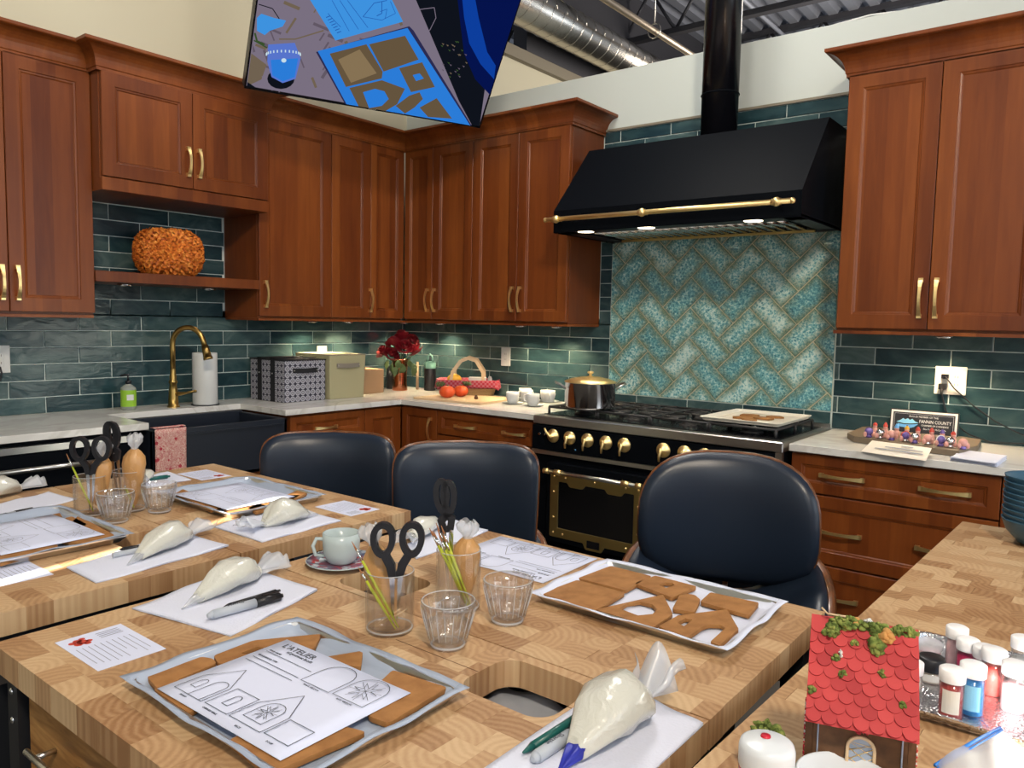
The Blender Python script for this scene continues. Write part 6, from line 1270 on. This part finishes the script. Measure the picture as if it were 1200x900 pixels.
strokes([[(.02, hgt-.02), (w_-.02, hgt-.02)], [(.02, hgt-.02), (.02, .02)], [(w_-.02, hgt-.02), (w_-.02, .02)]], .001, TS(0, 0), 'sign_white', S_, 'border_line')
mt = [(.028, hgt-.058), (.045, hgt-.050), (.055, hgt-.041), (.064, hgt-.046), (.074, hgt-.040), (.083, hgt-.047), (.092, hgt-.041), (.104, hgt-.052), (.118, hgt-.057)]
b = MB(); b.add([tuple(TS(0, 0)@Vector((x, z, 0))) for x, z in mt+[(.09, hgt-.062), (.06, hgt-.064)]], [tuple(range(len(mt)+2))]); b.build('mountain_logo', 'pale_blue', S_)
b = MB(); b.add([tuple(TS(0, 0)@Vector((x, z, 0))) for x, z in [(.03, hgt-.064), (.06, hgt-.068), (.09, hgt-.066), (.117, hgt-.062), (.100, hgt-.077), (.078, hgt-.086), (.060, hgt-.081), (.040, hgt-.079)]], [tuple(range(8))]); b.build('mountain_logo', 'sky_blue', S_)
zb = ZC+.026
pl = [at(px, py, zb).xy for px, py in ((993, 507), (1010, 500), (1042, 498), (1150, 515), (1146, 522), (1124, 528), (1040, 517), (1000, 511))]
o = MB().prism([(p.x, max(p.y, -1)) for p in reversed(pl)], ZC, zb).build('serving_board', 'dark_board', bevel=.003); tag(o, 'dark weathered board carrying the candy figures', 'board')
rg = random.Random(9)
for i in range(9):
    f_ = i/8; px, py = 1018+f_*110+rg.uniform(-1.5, 1.5), 512.5+f_*14; p = at(px, py, zb)
    t = thing('candy_ball', 'shiny foil candy ball in the front row on dark board', 'candy', (p.x, p.y, zb), FA, 'foil candy balls on the dark board')
    MB().lathe([(0, 0), (.011, 0), (.013, .006), (.010, .012)], seg=14).build('foil_base', 'foil' if i % 2 else 'candy_purple', t); MB().sphere((0, 0, .026), .0165, 14, 9).build('ball', ('candy_purple', 'foil', 'candy_pink')[i % 3], t)
    for s_ in (-1, 1): MB().sphere((s_*.017, -.004, .014), .0075, 8, 6, (1, 1, 1.5)).build('arm', 'candy_pink', t)
    if i in (3, 6): MB().tube([(.0175*math.cos(a), -.003, .026+.0175*math.sin(a)) for a in [2*PI*q/16 for q in range(16)]], .002, 5, closed=True).build('ring', 'candy_red' if i == 3 else 'sign_white', t)
for i in range(8):
    f_ = (i+.35)/8; px, py = 1020+f_*104+rg.uniform(-2, 2), 508.5+f_*13.5; p = at(px, py, zb); hm = ('candy_red', 'candy_red', 'sky_blue', 'yellow', 'candy_red', 'candy_red', 'candy_purple', 'candy_red')[i]; h_ = rg.uniform(.052, .060)
    t = thing('candy_figure', {2: 'candy figure with blue cap behind the candy balls', 3: 'candy figure with yellow cap behind the candy balls', 6: 'candy figure with purple cap behind the candy balls'}.get(i, 'candy figure with red cap behind the candy balls'), 'figurine', (p.x, p.y, zb), FA, 'candy figures behind the foil balls')
    MB().lathe([(0, 0), (.011, 0), (.012, .02), (.008, .030)], seg=14).build('body', 'candy_pink', t); MB().sphere((0, 0, .036), .009, 10, 7).build('head', 'candy_pink', t); MB().lathe([(.0095, .040), (.0085, .046), (.003, h_)], seg=12).build('cap', hm, t); MB().sphere((0, 0, h_+.001), .003, 8, 5).build('bobble', 'black_plastic', t)
p0, p1, p2, p3 = at(1022, 516, ZC+.030), at(1092, 525, ZC+.030), at(1085, 540, ZC+.002), at(1009, 529, ZC+.002); t = thing('price_note', 'small printed note leaning on the dark board', 'paper', tuple(p3)); 
n_ = MB().add([tuple(q-p3) for q in (p3, p2, p1, p0)]+[tuple(q-p3-Vector((0, 0, .0008))) for q in (p3, p2, p1, p0)], [(0, 1, 2, 3), (7, 6, 5, 4), (0, 4, 5, 1), (1, 5, 6, 2), (2, 6, 7, 3), (3, 7, 4, 0)]).build('page', 'label_cream', t)
ex = (p2-p3).normalized(); ey = (p0-p3).normalized(); ez = ex.cross(ey).normalized(); ey = ez.cross(ex); TM = Matrix(((ex.x, ey.x, ez.x, 0), (ex.y, ey.y, ez.y, 0), (ex.z, ey.z, ez.z, 0), (0, 0, 0, 1))); L0 = (p2-p3).length; H0 = (p0-p3).length
strokes([[(L0*a, H0*c_), (L0*b2, H0*c_)] for a, b2, c_ in ((.45, .60, .75), (.25, .45, .55), (.48, .80, .55), (.14, .30, .35), (.34, .85, .35))], H0*.07, TM@Matrix.Translation((0, 0, .004)), 'faint_ink', t)
for i in range(3): napkin(['lowest folded white napkin beside the blue bowls', 'middle folded white napkin beside the blue bowls', 'top folded white napkin beside the blue bowls'][i], [(1113, 539-i*1.5), (1168, 547-i*1.8), (1180, 538-i*2), (1128, 531-i*2)], .004, 'folded napkins by the bowls', ZC+.006*i)
